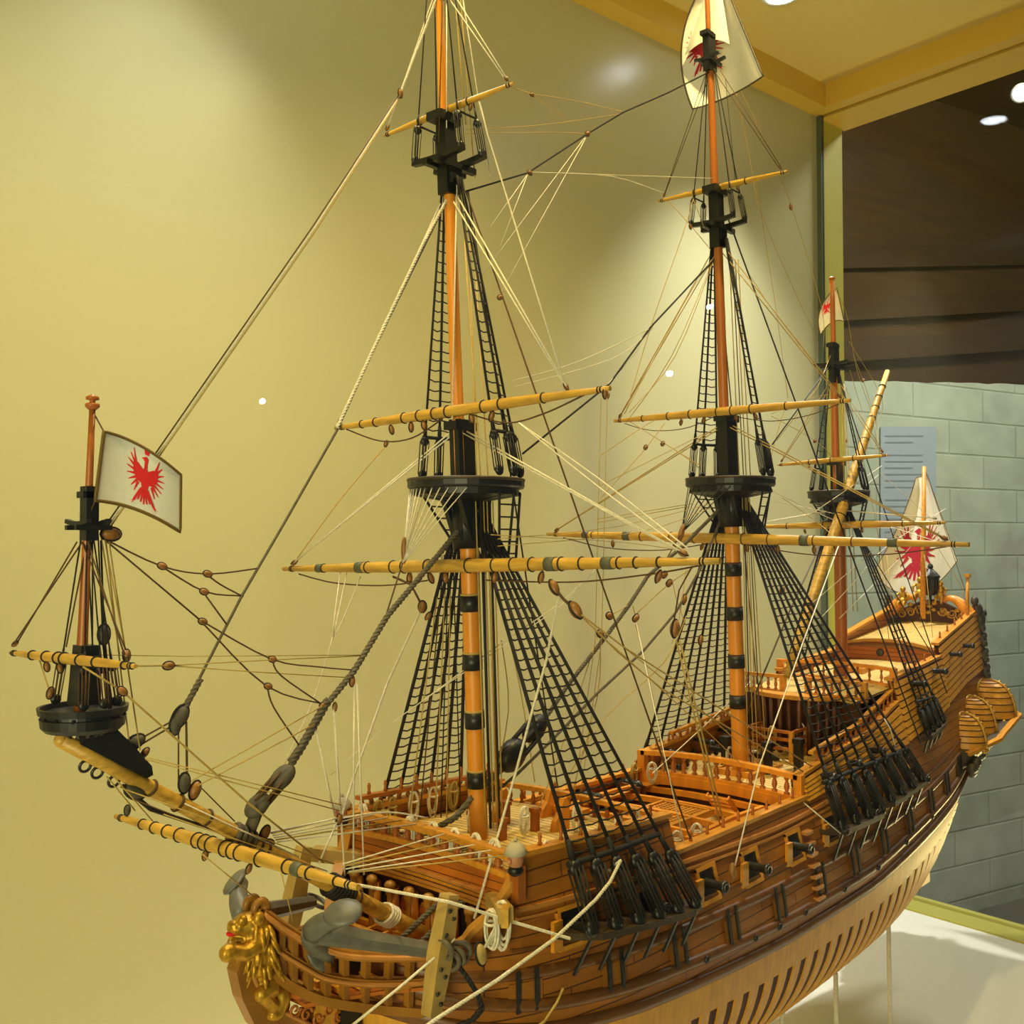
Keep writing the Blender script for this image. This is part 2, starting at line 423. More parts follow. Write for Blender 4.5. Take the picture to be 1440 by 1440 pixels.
    for sd in (-1, 1):
        channel(-.02, .178, CHF, sd); channel(.49, .655, CHM, sd, .027); channel(.645, .83, lambda x: CHM(x)+.006, sd, .026); channel(.872, .975, CHZ, sd, .018)
    return H
CHF = interp([-.02, .178], [.4555, .4365])
CHM = interp([.49, .65, .83], [.4395, .436, .4435])
CHZ = interp([.87, .98], [.497, .510])
def cannon_barrel(p, d, l, r=.0066, carriage=None):
    p, d = V(p), V(d).normalized()
    mb = MB().lathe([(0, -.004), (.0025, -.004), (.003, -.001), (r*1.05, 0), (r*1.05, l*.1), (r*.95, l*.12), (r*.92, l*.4), (r*1.0, l*.42), (r*.82, l*.46), (r*.68, l*.88), (r*.95, l*.93), (r*.98, l*.98), (r*.8, l), (r*.42, l), (r*.4, l*.9), (0, l*.9)], p, d, 14)
    g = obj('cannon', mb, M['gun'], SHIP)
    if carriage:
        c = p+d*l*.3; up = V(0, 0, 1); sd = d.cross(up).normalized()
        m2 = MB()
        for s in (-1, 1): m2.beam(c-d*.02+sd*(s*.007)-up*.006, c+d*.016+sd*(s*.007)-up*.004, .003, .011)
        m2.box(c-up*.010, (.012, .012, .003))
        sub('gun_carriage', m2, 'wale', g)
        for s in (-1, 1):
            for e in (-.014, .01): sub('wheel', MB().lathe([(0, -.0015), (.0038, -.0015), (.0038, .0015), (0, .0015)], c+d*e+sd*(s*.0105)-up*.0135, sd, 10), 'black', g)
    return g
M['clink0'] = mat('orange_strip_wood', '#eaa536', .42, .25, 50, (1, 5, 8))
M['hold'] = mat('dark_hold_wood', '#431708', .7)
M['goldp0'] = mat('yellow_edge_wood', '#c98f35', .45, .25, 40)
M['lid'] = mat('port_lid_wood', '#a66a20', .42, .25, 40, (1, 5, 8))
M['chan'] = mat('channel_wood', '#4a3a22', .5, .45, 60)
HULL = build_hull()
SEGZ = lambda x: next((zt(x) for a, b, zt in SEG if a <= x <= b), .65)

# ------------------------------------------------------------------ decks and superstructure
def deck(name, x0, x1, zf, m='deck', off=-.006, camber=.006, th=.003):
    xs = lins(x0, x1, max(6, int((x1-x0)/.02))); mb = MB()
    for dz, fl in ((0, True), (-th, False)):
        mb.grid([[V(x, half(x, zf(x))*c+off*c, zf(x)+camber*(1-c*c)+dz) for c in lins(-1, 1, 11)] for x in xs], False, fl)
    e = [[V(xs[0], half(xs[0], zf(xs[0]))*c+off*c, zf(xs[0])+camber*(1-c*c)+dz) for c in lins(-1, 1, 11)] for dz in (0, -th)]
    mb.grid(e, False)
    return part(name, mb, m)
zFC = lambda x: .503-.03*(x+.05); zW = lambda x: .440; zQ = lambda x: .474+.055*max(0, x-.475); zP = lambda x: .570+.05*(x-.7); zT = lambda x: .615+.115*(x-1.05)
deck('forecastle_deck', -.048, .178, zFC); deck('waist_deck', .13, .52, zW); deck('quarter_deck', .472, .80, zQ)
deck('poop_deck', .70, 1.06, zP); deck('upper_poop_deck', 1.045, 1.285, zT)
def wallx(name, x, zl, zu, m, yk=1.0, arch=0, th=.004, lab=None):
    mb = MB(); n = 15; rows = []
    for xx in (x, x+th):
        rows.append([[V(xx, c*(half(x, zl)-.006)*yk, zl) for c in lins(-1, 1, n)], [V(xx, c*(half(x, zu)-.006)*yk, zu+arch*(1-c*c)) for c in lins(-1, 1, n)]])
    mb.grid(rows[0], False, True); mb.grid(rows[1], False); mb.grid([rows[0][1], rows[1][1]], False, True); mb.grid([rows[0][0], rows[1][0]], False)
    return part(name, mb, m, lab)
def baluster(mb, p, h, r):
    mb.lathe([(r*.9, 0), (r*.9, h*.12), (r*.45, h*.16), (r*.9, h*.4), (r*.75, h*.55), (r*.4, h*.75), (r*.8, h*.86), (r*.8, h)], p, (0, 0, 1), 8)
def railing(name, p, q, h, n, r=.0032, w=.008, t=.006, post=.011, arch=0.0, m='rail', mbal='pole'):
    p, q = V(p), V(q); pts = [p+(q-p)*k/16+V(0, 0, h+arch*(1-(2*k/16-1)**2)) for k in range(17)]
    R = part(name, MB().strip(pts, w, t, (0, 0, 1)), m)
    base = [a-V(0, 0, h) for a in pts]
    sub('bottom_rail', MB().strip(base, w*.9, t*.8, (0, 0, 1)), m, R)
    for k in range(n):
        f = (k+1)/(n+1); b = p+(q-p)*f+V(0, 0, arch*(1-(2*f-1)**2)+t*.3)
        mb = MB(); baluster(mb, b, h-t*.7, r); sub('baluster', mb, mbal, R)
    if post:
        for e in (p, q): sub('rail_post', MB().box(e+V(0, 0, h*.45), (post, post, h*1.35)), m, R)
    return R
# beakhead bulkhead
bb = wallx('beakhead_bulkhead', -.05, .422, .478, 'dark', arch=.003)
b2 = wallx('beakhead_panel', -.056, .478, .512, 'bulk', arch=.004)
for k, z in enumerate((.4785, .4825, .4865, .4905)):
    mbm = MB().strip([V(-.0585-.0012*(k % 2), (half(-.05, z)-.004)*c, z+.003*(1-c*c)) for c in lins(-1, 1, 13)], .006, .0028, (0, 0, 1))
    sub('bulkhead_moulding', mbm, 'trim' if k % 2 else 'rail', b2)
for k in range(8):
    y = -.092+.0263*k
    mb = MB().tube([V(-.057, y, .424), V(-.058, y, .470)], [.0062, .0056], 12)
    c = sub('bulkhead_column', mb, 'mast', bb)
    sub('column_head', MB().ball(V(-.0625, y, .4725), (.0055, .0062, .0045)).box(V(-.0620, y, .467), (.006, .0075, .007)).box(V(-.0620, y, .446), (.004, .0058, .036)), 'goldp0', c)
for y in (-.0785, -.052, -.0257, .0005, .0268, .053, .0793):
    mb = MB(); n = 9
    out = [V(-.0525, y+.0085*math.cos(PI*k/(n-1)), .455+.0085*math.sin(PI*k/(n-1))) for k in range(n)]
    mb.prism(out+[V(-.0525, y-.0085, .426), V(-.0525, y+.0085, .426)], (.002, 0, 0)); sub('bulkhead_door', mb, 'bulk' if abs(y) < .03 else 'black', bb)
R = railing('beakhead_rail', (-.054, -.108, .5105), (-.054, .108, .5105), .0165, 12, .0048, .010, .006, 0, .004)
# carved head posts at the rail ends
for sd in (-1, 1):
    b = V(-.056, sd*.116, .500)
    mb = MB().box(b+V(0, 0, .006), (.010, .009, .030)); pz = part('rail_end_post', mb, 'pole')
    sub('carved_head', MB().ball(b+V(-.003, 0, .028), (.0075, .007, .0095)).ball(b+V(-.0105, 0, .027), (.0025, .002, .003)), 'skin', pz)
    sub('carved_beard', MB().ball(b+V(-.003, 0, .0185), (.0075, .0065, .0055)), 'black', pz)
    sub('carved_hat', MB().lathe([(0, .0105), (.004, .0105), (.008, .006), (.0105, .001), (.009, 0), (.006, .0005), (0, .001)], b+V(-.003, 0, .032), (-.1, 0, 1), 14).ball(b+V(-.003, 0, .0445), .0018), 'capw', pz)
# forecastle fittings
wallx('forecastle_bulkhead', .174, .440, .492, 'cabin', arch=.005)
railing('forecastle_rail', (.172, -.112, .496), (.172, .112, .496), .020, 12, .003, .008, .005, .009, .004)
for sd in (-1, 1):
    for x0, x1, n in ((-.045, .165, 16),):
        pts = [hp(x, SEG[1][2](x)+.013, sd, -.004) for x in lins(x0, x1, 10)] if sd > 0 else None
        if pts:
            R = part('pin_rail', MB().strip(pts, .008, .004, (0, 0, 1)), 'pole')
            for k in range(n):
                x = x0+(x1-x0)*(k+.5)/n; mb = MB(); baluster(mb, hp(x, SEG[1][2](x)+.002, sd, -.004), .011, .003); sub('baluster', mb, 'pole', R)
for sd, xs in ((-1, lins(-.02, .15, 7)), (1, lins(-.03, .15, 9)), (-1, lins(.21, .45, 8)), (1, lins(.2, .46, 10)), (1, lins(.5, .68, 7)), (-1, lins(.86, 1.03, 5)), (-1, lins(1.08, 1.25, 5))):
    for x in xs:
        z = SEGZ(x)+.004+(.011 if sd > 0 and x < .17 else 0)
        part('belaying_pin', MB().lathe([(.001, -.006), (.0012, 0), (.0022, .001), (.0013, .004), (.0019, .008), (.0012, .011), (0, .0118)], hp(x, z, sd, -.004), (0, 0, 1), 8), 'pole')
for x, y, s in ((.10, -.035, 1), (.085, .035, 1), (.135, .01, .9)):   # knightheads and curved brackets
    o = V(x, y, zFC(x)+.004); pr = [(0, 0), (.004, .012), (.012, .020), (.017, .033), (.022, .034), (.026, .026), (.026, 0)]
    part('deck_bracket', MB().prism([o+V(a*s-.012, 0, b*s) for a, b in pr], (0, .006, 0)), 'mast')
part('belfry', MB().box((.15, 0, .505), (.012, .05, .012)).box((.15, 0, .512), (.018, .06, .004)), 'mast')
for k in range(4):
    part('bitt_post', MB().box((.03+.05*(k // 2), -.02+.04*(k % 2), .511), (.007, .007, .026)).box((.03+.05*(k // 2), -.02+.04*(k % 2), .526), (.009, .009, .004)), 'pole')
# waist: beams, gangways, hatch, ladder, boat skids
for x in lins(.20, .46, 6): part('deck_beam', MB().strip([V(x, half(x, .46)*c*.94, .459+.005*(1-c*c)) for c in lins(-1, 1, 9)], .007, .007, (0, 0, 1)), 'mast')
for sd in (-1, 1):
    part('gangway', MB().strip([V(x, sd*(half(x, .463)-.022), .4655) for x in lins(.172, .478, 12)], .030, .003, (0, 0, 1)), 'rail')
    part('side_clamp', MB().strip([hp(x, .452, sd, -.012) for x in lins(.172, .478, 12)], .006, .009, (0, 0, 1)), 'pole')
    part('waist_rail', MB().strip([V(x, sd*(half(x, .463)-.040), .474+.001*math.sin(x*40)) for x in lins(.25, .43, 10)], .006, .005, (0, 0, 1)), 'mast')
def grating(name, x0, x1, y0, y1, z, m='bulk0'):
    mb = MB().box(((x0+x1)/2, y0, z), (x1-x0+.008, .004, .008)).box(((x0+x1)/2, y1, z), (x1-x0+.008, .004, .008)).box((x0, (y0+y1)/2, z), (.004, y1-y0, .008)).box((x1, (y0+y1)/2, z), (.004, y1-y0, .008))
    g = part(name, mb, 'rail'); mg = MB(); n = max(4, int((y1-y0)/.006)); k = max(4, int((x1-x0)/.006))
    for i in range(1, n): mg.box(((x0+x1)/2, y0+(y1-y0)*i/n, z+.001), (x1-x0, .0025, .003))
    for i in range(1, k): mg.box((x0+(x1-x0)*i/k, (y0+y1)/2, z+.0005), (.0025, y1-y0, .003))
    sub('grating_bars', mg, 'rail', g); return g
grating('hatch_grating', .21, .265, -.03, .03, .463); grating('hatch_grating', .30, .40, -.035, .035, .463)
grating('hatch_grating', .52, .60, -.028, .028, .486); grating('hatch_grating', .90, .96, -.02, .02, .590)
mb = MB()
for k in range(6): mb.box((.455-.012*k*.5, -.03, .445+.006*k), (.006, .028, .0025))
part('deck_ladder', mb.beam((.46, -.045, .443), (.425, -.045, .478), .002, .006).beam((.46, -.015, .443), (.425, -.015, .478), .002, .006), 'mast')
# quarterdeck front
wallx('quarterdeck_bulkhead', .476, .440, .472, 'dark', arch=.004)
mb = MB()
pf = [V(.4725, half(.475, .47)*c*.95, .470+.007*(1-c*c)) for c in lins(-1, 1, 15)]
part('breast_beam', mb.strip(pf, .010, .012, (0, 0, 1)), 'mast')
railing('quarterdeck_rail', (.474, -.1165, .479), (.474, .1165, .479), .027, 13, .0042, .011, .006, .011, .006, 'mast', 'pole')
# knights, bitts, companion rails, capstan
for x, y in ((.60, -.055), (.56, .035), (.56, -.03)):
    part('knight_post', MB().box((x, y, zQ(x)+.02), (.010, .010, .042)).box((x, y, zQ(x)+.044), (.013, .013, .007)), 'black')
part('bitt_rail', MB().beam((.56, .06, .506), (.56, -.045, .506), .008, .006), 'black')
for k, (x, y) in enumerate(((.63, -.03), (.63, .04), (.68, -.03), (.68, .04))): part('companion_post', MB().box((x, y, .508), (.006, .006, .045)), 'rail')
for a, b in (((.63, -.03), (.63, .04)), ((.63, -.03), (.68, -.03)), ((.63, .04), (.68, .04))):
    for z in (.505, .518, .529): part('companion_rail', MB().beam((a[0], a[1], z), (b[0], b[1], z), .004, .004), 'pole')
part('capstan', MB().lathe([(.013, 0), (.013, .004), (.008, .008), (.007, .018), (.011, .022), (.012, .030), (0, .032)], (.545, 0, .484), (0, 0, 1), 12), 'pole')
# cabin front under the poop with rounded roof edge
cb = wallx('cabin_bulkhead', .715, .486, .566, 'cabin', arch=.006)
for y in (-.075, -.05, .05, .075): sub('cabin_window', MB().box((.7135, y, .525), (.002, .016, .022)), 'black', cb)
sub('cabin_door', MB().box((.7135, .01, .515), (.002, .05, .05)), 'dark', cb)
n = 16; fr = [V(.715-.05*math.sin(PI*k/(n-1)), .07*math.cos(PI*k/(n-1)), .5725) for k in range(n)]
part('cabin_roof', MB().prism(fr, (0, 0, .006)), 'rail')
sb = MB()
for k in range(14):
    a = PI*(k+.5)/14; sb.tube([V(.715-.045*math.sin(a), .064*math.cos(a), .49), V(.715-.047*math.sin(a), .066*math.cos(a), .570)], .0036, 6)
part('cabin_round_front', sb, 'cabin')
for y0, y1 in ((-.105, -.02), (.02, .105)): railing('poop_rail', (.705, y0, .575), (.705, y1, .575), .022, 6, .003, .007, .005, .008, 0, 'rail', 'pole')
railing('poop_rail', (.842, -.094, .579), (.842, .094, .579), .024, 9, .0028, .007, .005, .009, .004, 'mast', 'pole')
for sd in (-1, 1):
    pts = [hp(x, SEG[4][2](x)+.018, sd, -.004) for x in lins(.70, .83, 8)]
    R = part('side_rail', MB().strip(pts, .007, .004, (0, 0, 1)), 'rail')
    for x in lins(.71, .82, 7): mb = MB(); baluster(mb, hp(x, SEG[4][2](x)+.003, sd, -.004), .015, .0028); sub('baluster', mb, 'pole', R)
for sd in (-1, 1):    # quarterdeck side rails
    pts = [hp(x, SEG[3][2](x)+.016, sd, -.004) for x in lins(.53, .70, 8)]
    R = part('side_rail', MB().strip(pts, .007, .004, (0, 0, 1)), 'rail')
    for x in lins(.54, .69, 9): mb = MB(); baluster(mb, hp(x, SEG[3][2](x)+.003, sd, -.004), .013, .0028); sub('baluster', mb, 'pole', R)
co = wallx('coach_bulkhead', 1.052, .587, .615, 'bulk', arch=.012)
part('coach_roof_edge', MB().strip([V(1.048, (half(1.05, .62)-.004)*c, .6165+.012*(1-c*c)) for c in lins(-1, 1, 15)], .010, .005, (0, 0, 1)), 'goldp0')
sub('coach_emblem', MB().lathe([(0, 0), (.007, 0), (.006, .002), (0, .003)], V(1.0515, .01, .606), (-1, 0, 0), 12), 'carve', co)
# guns on deck
for x in (.24, .33, .42): cannon_barrel(V(x, .085, .474), V(0, 1, .05), .05, .006, True)
for x in (.52, .60, .67): cannon_barrel(V(x, .078, zQ(x)+.022), V(0, 1, .05), .055, .0065, True)
for x in (.53, .61, .69): cannon_barrel(V(x, -.085, zQ(x)+.020), V(0, -1, .05), .055, .006, True)
for x in (.90, 1.0): cannon_barrel(hp(x, .576+.1*(x-.9), -1, -.03), V(-.05, -1, .05), .055, .0058)
for x in (1.10, 1.18): cannon_barrel(hp(x, .605+.1*(x-1.1), -1, -.03), V(-.05, -1, .05), .052, .0052)
# stern: taffrail, volutes, figures, lantern
tf = MB().prism([V(1.283, half(1.28, .66)*c, .645) for c in (-1, 1)]+[V(1.283, .078*c, .655+.035*(1-abs(c)**1.5)) for c in lins(1, -1, 15)], (.008, 0, 0))
TF = part('taffrail', tf, 'cabin')
def scroll(c, u, v, R0, R1, turns, r, n=26):
    c, u, v = V(c), V(u), V(v); pts = []
    for k in range(n):
        a = 2*PI*turns*k/(n-1); R = R0+(R1-R0)*k/(n-1); pts.append(c+u*(R*math.cos(a))+v*(R*math.sin(a)))
    return pts, [r*(1-.5*k/(n-1)) for k in range(n)]
for sd in (-1, 1):
    pts = [V(1.27, sd*(.078-.052*t), .66+.034*math.sin(t*PI*.62)) for t in lins(0, 1, 10)]
    sub('volute', MB().tube(pts, [.010, .011, .011, .010, .009, .008, .007, .006, .006, .008], 10), 'mast', TF)
    for k in range(3):
        p, r = scroll(V(1.276, sd*(.022+.017*k), .668-.004*k), (0, 1, 0), (0, 0, 1), .009, .002, 1.6*sd, .0022)
        sub('gilt_scroll', MB().tube(p, r, 6), 'goldp', TF)
    sub('corner_figure', MB().ball(V(1.283, sd*.082, .672), (.012, .010, .015)).ball(V(1.287, sd*.086, .655), (.010, .009, .016)).ball(V(1.275, sd*.080, .69), (.008, .007, .009)).ball(V(1.296, sd*.087, .666), (.009, .008, .009)), 'carve', TF)
def figure(p, s, m, par, name='carved_figure', lean=0.0):
    p = V(p); mb = MB()
    mb.ball(p+V(0, 0, .034*s), .0062*s, n=8).ball(p+V(0, 0, .020*s), (.006*s, .0075*s, .011*s)).ball(p+V(-.002*s, 0, .008*s), (.0085*s, .009*s, .009*s))
    for sd in (-1, 1):
        mb.tube([p+V(0, sd*.007*s, .026*s), p+V(-.004*s, sd*.013*s, .020*s), p+V(-.008*s, sd*.010*s+lean, .012*s)], [.003*s, .0026*s, .002*s], 6)
        mb.tube([p+V(-.002*s, sd*.004*s, .008*s), p+V(-.012*s, sd*.006*s, .006*s), p+V(-.014*s, sd*.006*s, -.008*s)], [.004*s, .0035*s, .0025*s], 6)
    return sub(name, mb, m, par)
figure(V(1.27, -.020, .690), .9, 'gold', TF); figure(V(1.27, .018, .693), 1.0, 'gold', TF); figure(V(1.262, .048, .678), .9, 'gold', TF); figure(V(1.272, .004, .705), .8, 'gold', TF)
mb = MB()
for k in range(14): mb.ball(V(1.274+random.uniform(-.004, .004), random.uniform(-.06, .06), .672+random.uniform(-.008, .014)), (.004, .006, .004), n=7, m=5)
sub('gilt_foliage', mb, 'goldp', TF)
LN = part('stern_lantern', MB().lathe([(0, -.002), (.007, -.002), (.012, .004), (.014, .009), (.0145, .030), (.017, .032), (.017, .035), (.012, .041), (.007, .046), (.004, .049), (.0055, .053), (.0035, .057), (0, .059)], V(1.264, -.004, .70), (0, 0, 1), 12, False), 'black')
sub('lantern_bracket', MB().tube([V(1.28, 0, .668), V(1.270, 0, .680), V(1.264, -.003, .70)], .003, 6), 'black', LN)
mb = MB()
for k in range(12):
    a = 2*PI*k/12; mb.tube([V(1.264+.0147*math.cos(a), -.004+.0147*math.sin(a), .709), V(1.264+.0148*math.cos(a), -.004+.0148*math.sin(a), .73)], .0008, 4)
sub('lantern_bars', mb, 'carve', LN)
for sd in (-1, 1):      # carved dark figures down the stern edge
    for k, z in enumerate(lins(.50, .645, 6)):
        x = 1.289; y = sd*(half(1.29, z)+.004)
        mb = MB().ball(V(x, y, z), (.010, .008, .014), n=9).ball(V(x+.006, y, z+.009), (.008, .007, .008), n=8).ball(V(x-.002, y+sd*.004, z-.006), (.009, .006, .008), n=8)
        part('stern_carving', mb, 'carve')
mb = MB()
for k in range(60):
    x = random.uniform(1.185, 1.285); z = fzb(x); y = random.uniform(-.085, .085); mb.ball(V(x+.002, y, z-.003), (.008, .010, .007), n=6, m=4)
part('counter_carving', mb, 'carve')
# quarter galleries with three ribbed half domes
def quarter_gallery(sd):
    base = MB(); xs = lins(1.085, 1.315, 12); rows = []
    for i, x in enumerate(xs):
        w = .010+.047*min(1, (i+1)/5)*(1 if i < 11 else .6); y0 = half(min(x, 1.29), .47)-.004; zb = .438+.20*(x-1.085)
        rows.append([V(x, sd*y0, zb-.035), V(x, sd*(y0+w*.45), zb-.026), V(x, sd*(y0+w), zb), V(x, sd*(y0+w), zb+.006), V(x, sd*y0, zb+.008)])
    base.grid(rows, False, sd > 0)
    for r in (rows[0], rows[-1]): base.add(r, [[0, 1, 2, 3, 4]])
    Q = part('quarter_gallery', base, 'carve')
    sub('gallery_shelf', MB().strip([V(x, sd*(half(min(x, 1.29), .47)+.010+.047*min(1, (i+1)/5)*(1 if i < 11 else .6)-.004), .438+.20*(x-1.085)+.004) for i, x in enumerate(xs)], .010, .006, (0, 0, 1)), 'rail', Q)
    ug = MB()
    for k in range(26):
        t = random.random(); x = 1.09+.21*t; zz = random.uniform(-.05, -.005); ug.ball(V(x, sd*(half(min(x, 1.29), .45)+.004+.030*(1+zz/.06)*math.sin(PI*min(1, t+.25))), .438+.2*(x-1.085)+zz), (.010, .009, .010), n=8, m=5)
    sub('gallery_carving', ug, 'carve', Q)
    for cx, R, H, zb in ((1.125, .030, .056, .447), (1.195, .034, .060, .463), (1.278, .042, .066, .480)):
        y0 = half(min(cx, 1.29), zb+.02)-.004; d = MB(); rows = []
        for i in range(9):
            ph = PI/2*i/8; rr = math.cos(ph)**.7; zz = zb+H*math.sin(ph)
            rows.append([V(cx-R*rr*math.cos(PI*k/14), sd*(y0+R*1.35*rr*math.sin(PI*k/14)), zz) for k in range(15)])
        D = sub('ribbed_dome', d.grid(rows, True, sd < 0), 'clink0', Q)
        # ribs follow the dome as level dark seams and gilt edge band
        sm = MB()
        for i in range(1, 8):
            sm.tube([V(p.x+(p.x-cx)*.01, p.y+sd*.0004, p.z) for p in rows[i]], .0009, 5)
        obj('dome_seam', sm, M['dark'], Q)
        g = MB()
        for k in (0, 7, 14):
            pts = [rows[i][k]+V(0, sd*.0015, .001) for i in range(9)]
            g.tube(pts, .003 if k != 7 else .0022, 6)
        obj('gilt_band', g, M['goldp'], Q)
        fg = MB()
        for i in range(7):
            fg.ball(rows[i][14]+V(.004, sd*.004, 0), (.0055, .006, .006), n=7, m=5)
            fg.ball(rows[i][9]+V(.001, sd*.0015, .001), (.0032, .0035, .0035), n=6, m=4)
        for k in range(0, 15, 2): fg.ball(rows[0][k]+V(0, sd*.001, -.004), (.004, .004, .004), n=6, m=4)
        obj('gilt_carving', fg, M['goldp'], Q)
    return Q
for sd in (-1, 1): quarter_gallery(sd)

# ------------------------------------------------------------------ head of the ship
UPR = [(-.238, -.006, .505), (-.222, -.013, .490), (-.205, -.019, .4765), (-.179, -.030, .462), (-.152, -.045, .4555), (-.114, -.067, .4500)]
MDR = [(-.232, -.008, .478), (-.206, -.018, .4565), (-.188, -.027, .444), (-.152, -.045, .4335), (-.115, -.067, .4300)]
LOR = [(-.236, -.006, .492), (-.235, -.008, .470), (-.224, -.012, .450), (-.207, -.018, .436), (-.188, -.027, .425), (-.152, -.042, .412), (-.117, -.064, .4035)]
def smooth(pts, n=6):
    pts = [V(p) for p in pts]; out = []
    for i in range(len(pts)-1):
        p0, p1, p2, p3 = pts[max(i-1, 0)], pts[i], pts[i+1], pts[min(i+2, len(pts)-1)]
        for k in range(n):
            t = k/n; out.append(.5*((2*p1)+(p2-p0)*t+(2*p0-5*p1+4*p2-p3)*t*t+(3*p1-p0-3*p2+p3)*t**3))
    return out+[pts[-1]]
def mir(pts, sd): return [V(p[0], -p[1]*sd if sd > 0 else p[1], p[2]) for p in pts]
HEADP = None
for sd in (-1, 1):
    u, m_, l = (smooth(mir(q, sd), 5) for q in (UPR, MDR, LOR))
    ho = part('head_rail', MB().strip(u, .009, .0075, (0, 0, 1)), 'head')
    sub('rail_moulding', MB().tube([p+V(-.002, sd*.005, 0) for p in u], .0022, 6), 'trim', ho)
    h2 = part('head_rail', MB().strip(m_, .008, .0065, (0, 0, 1)), 'head')
    sub('rail_moulding', MB().tube([p+V(-.002, sd*.0045, 0) for p in m_], .0018, 6), 'trim', h2)
    part('head_rail', MB().strip(l, .008, .0075, [V(0, 0, 1) if i > 6 else V(-1, 0, .3) for i in range(len(l))]), 'head')
    pts = [V(-.240+.0052*math.cos(a), sd*.006, .5085+.0052*math.sin(a)) for a in lins(-.4, 5.0, 16)]
    sub('rail_scroll', MB().tube(pts, lins(.0042, .0022, 16), 8), 'head', ho)
    def at_x(pl, x): 
        for a, b in zip(pl, pl[1:]):
            if min(a.x, b.x) <= x <= max(a.x, b.x) and abs(b.x-a.x) > 1e-6: return a+(b-a)*((x-a.x)/(b.x-a.x))
        return pl[-1]
    for x in (-.225, -.215, -.203, -.19, -.176, -.16, -.143, -.128): part('head_timber', MB().beam(at_x(u, x), at_x(l, x), .0055, .0065, (0, 1, 0)), 'pole' if sd > 0 else 'head')
part('head_platform', MB().prism([(-.205, -.018, .424), (-.15, -.045, .424), (-.10, -.082, .424), (-.055, -.105, .424), (-.055, .105, .424), (-.10, .082, .424), (-.15, .045, .424), (-.205, .018, .424)], (0, 0, .003)), 'bulk')
mb = MB()
for k in range(9):
    t = k/8; x = -.19+.13*t; w = .02+.085*t; mb.box((x, 0, .4285), (.0055, 2*w*.97, .004))
for k in range(7): mb.box((-.10, -.06+.02*k, .4285), (.09, .003, .003))
part('head_grating', mb, 'clink0')
CW = part('cutwater', MB().prism([Y(u, v) for u, v in ((333, 1345), (340, 1338), (352, 1345), (356, 1372), (372, 1400), (400, 1422), (435, 1440), (470, 1462), (520, 1500), (520, 1540), (470, 1525), (420, 1492), (385, 1472), (352, 1440), (334, 1402), (326, 1365))], (0, .014, 0)), 'head')
sub('cutwater_edge', MB().tube(smooth([Y(u, v, -.0075) for u, v in ((341, 1340), (353, 1347), (357, 1373), (373, 1401), (401, 1423), (436, 1441), (471, 1463))], 4), .0022, 6), 'trim', CW)
part('head_post', MB().box((-.176, 0, .40), (.022, .02, .07)), 'lower')
part('head_post', MB().box((-.152, 0, .40), (.022, .024, .09)), 'black')
part('lower_knee', MB().prism([(-.20, 0, .392), (-.14, 0, .36), (-.14, 0, .45), (-.165, 0, .45)], (0, .012, 0)), 'wale')
for k in range(7):
    pts, r = scroll(Y(415+16*k-(20 if k > 4 else 0), 1420+6*(k % 3), -.01), (1, 0, 0), (0, 0, 1), .006, .001, 1.3*(1 if k % 2 else -1), .0016)
    part('head_scroll', MB().tube(pts, r, 6), 'pole')
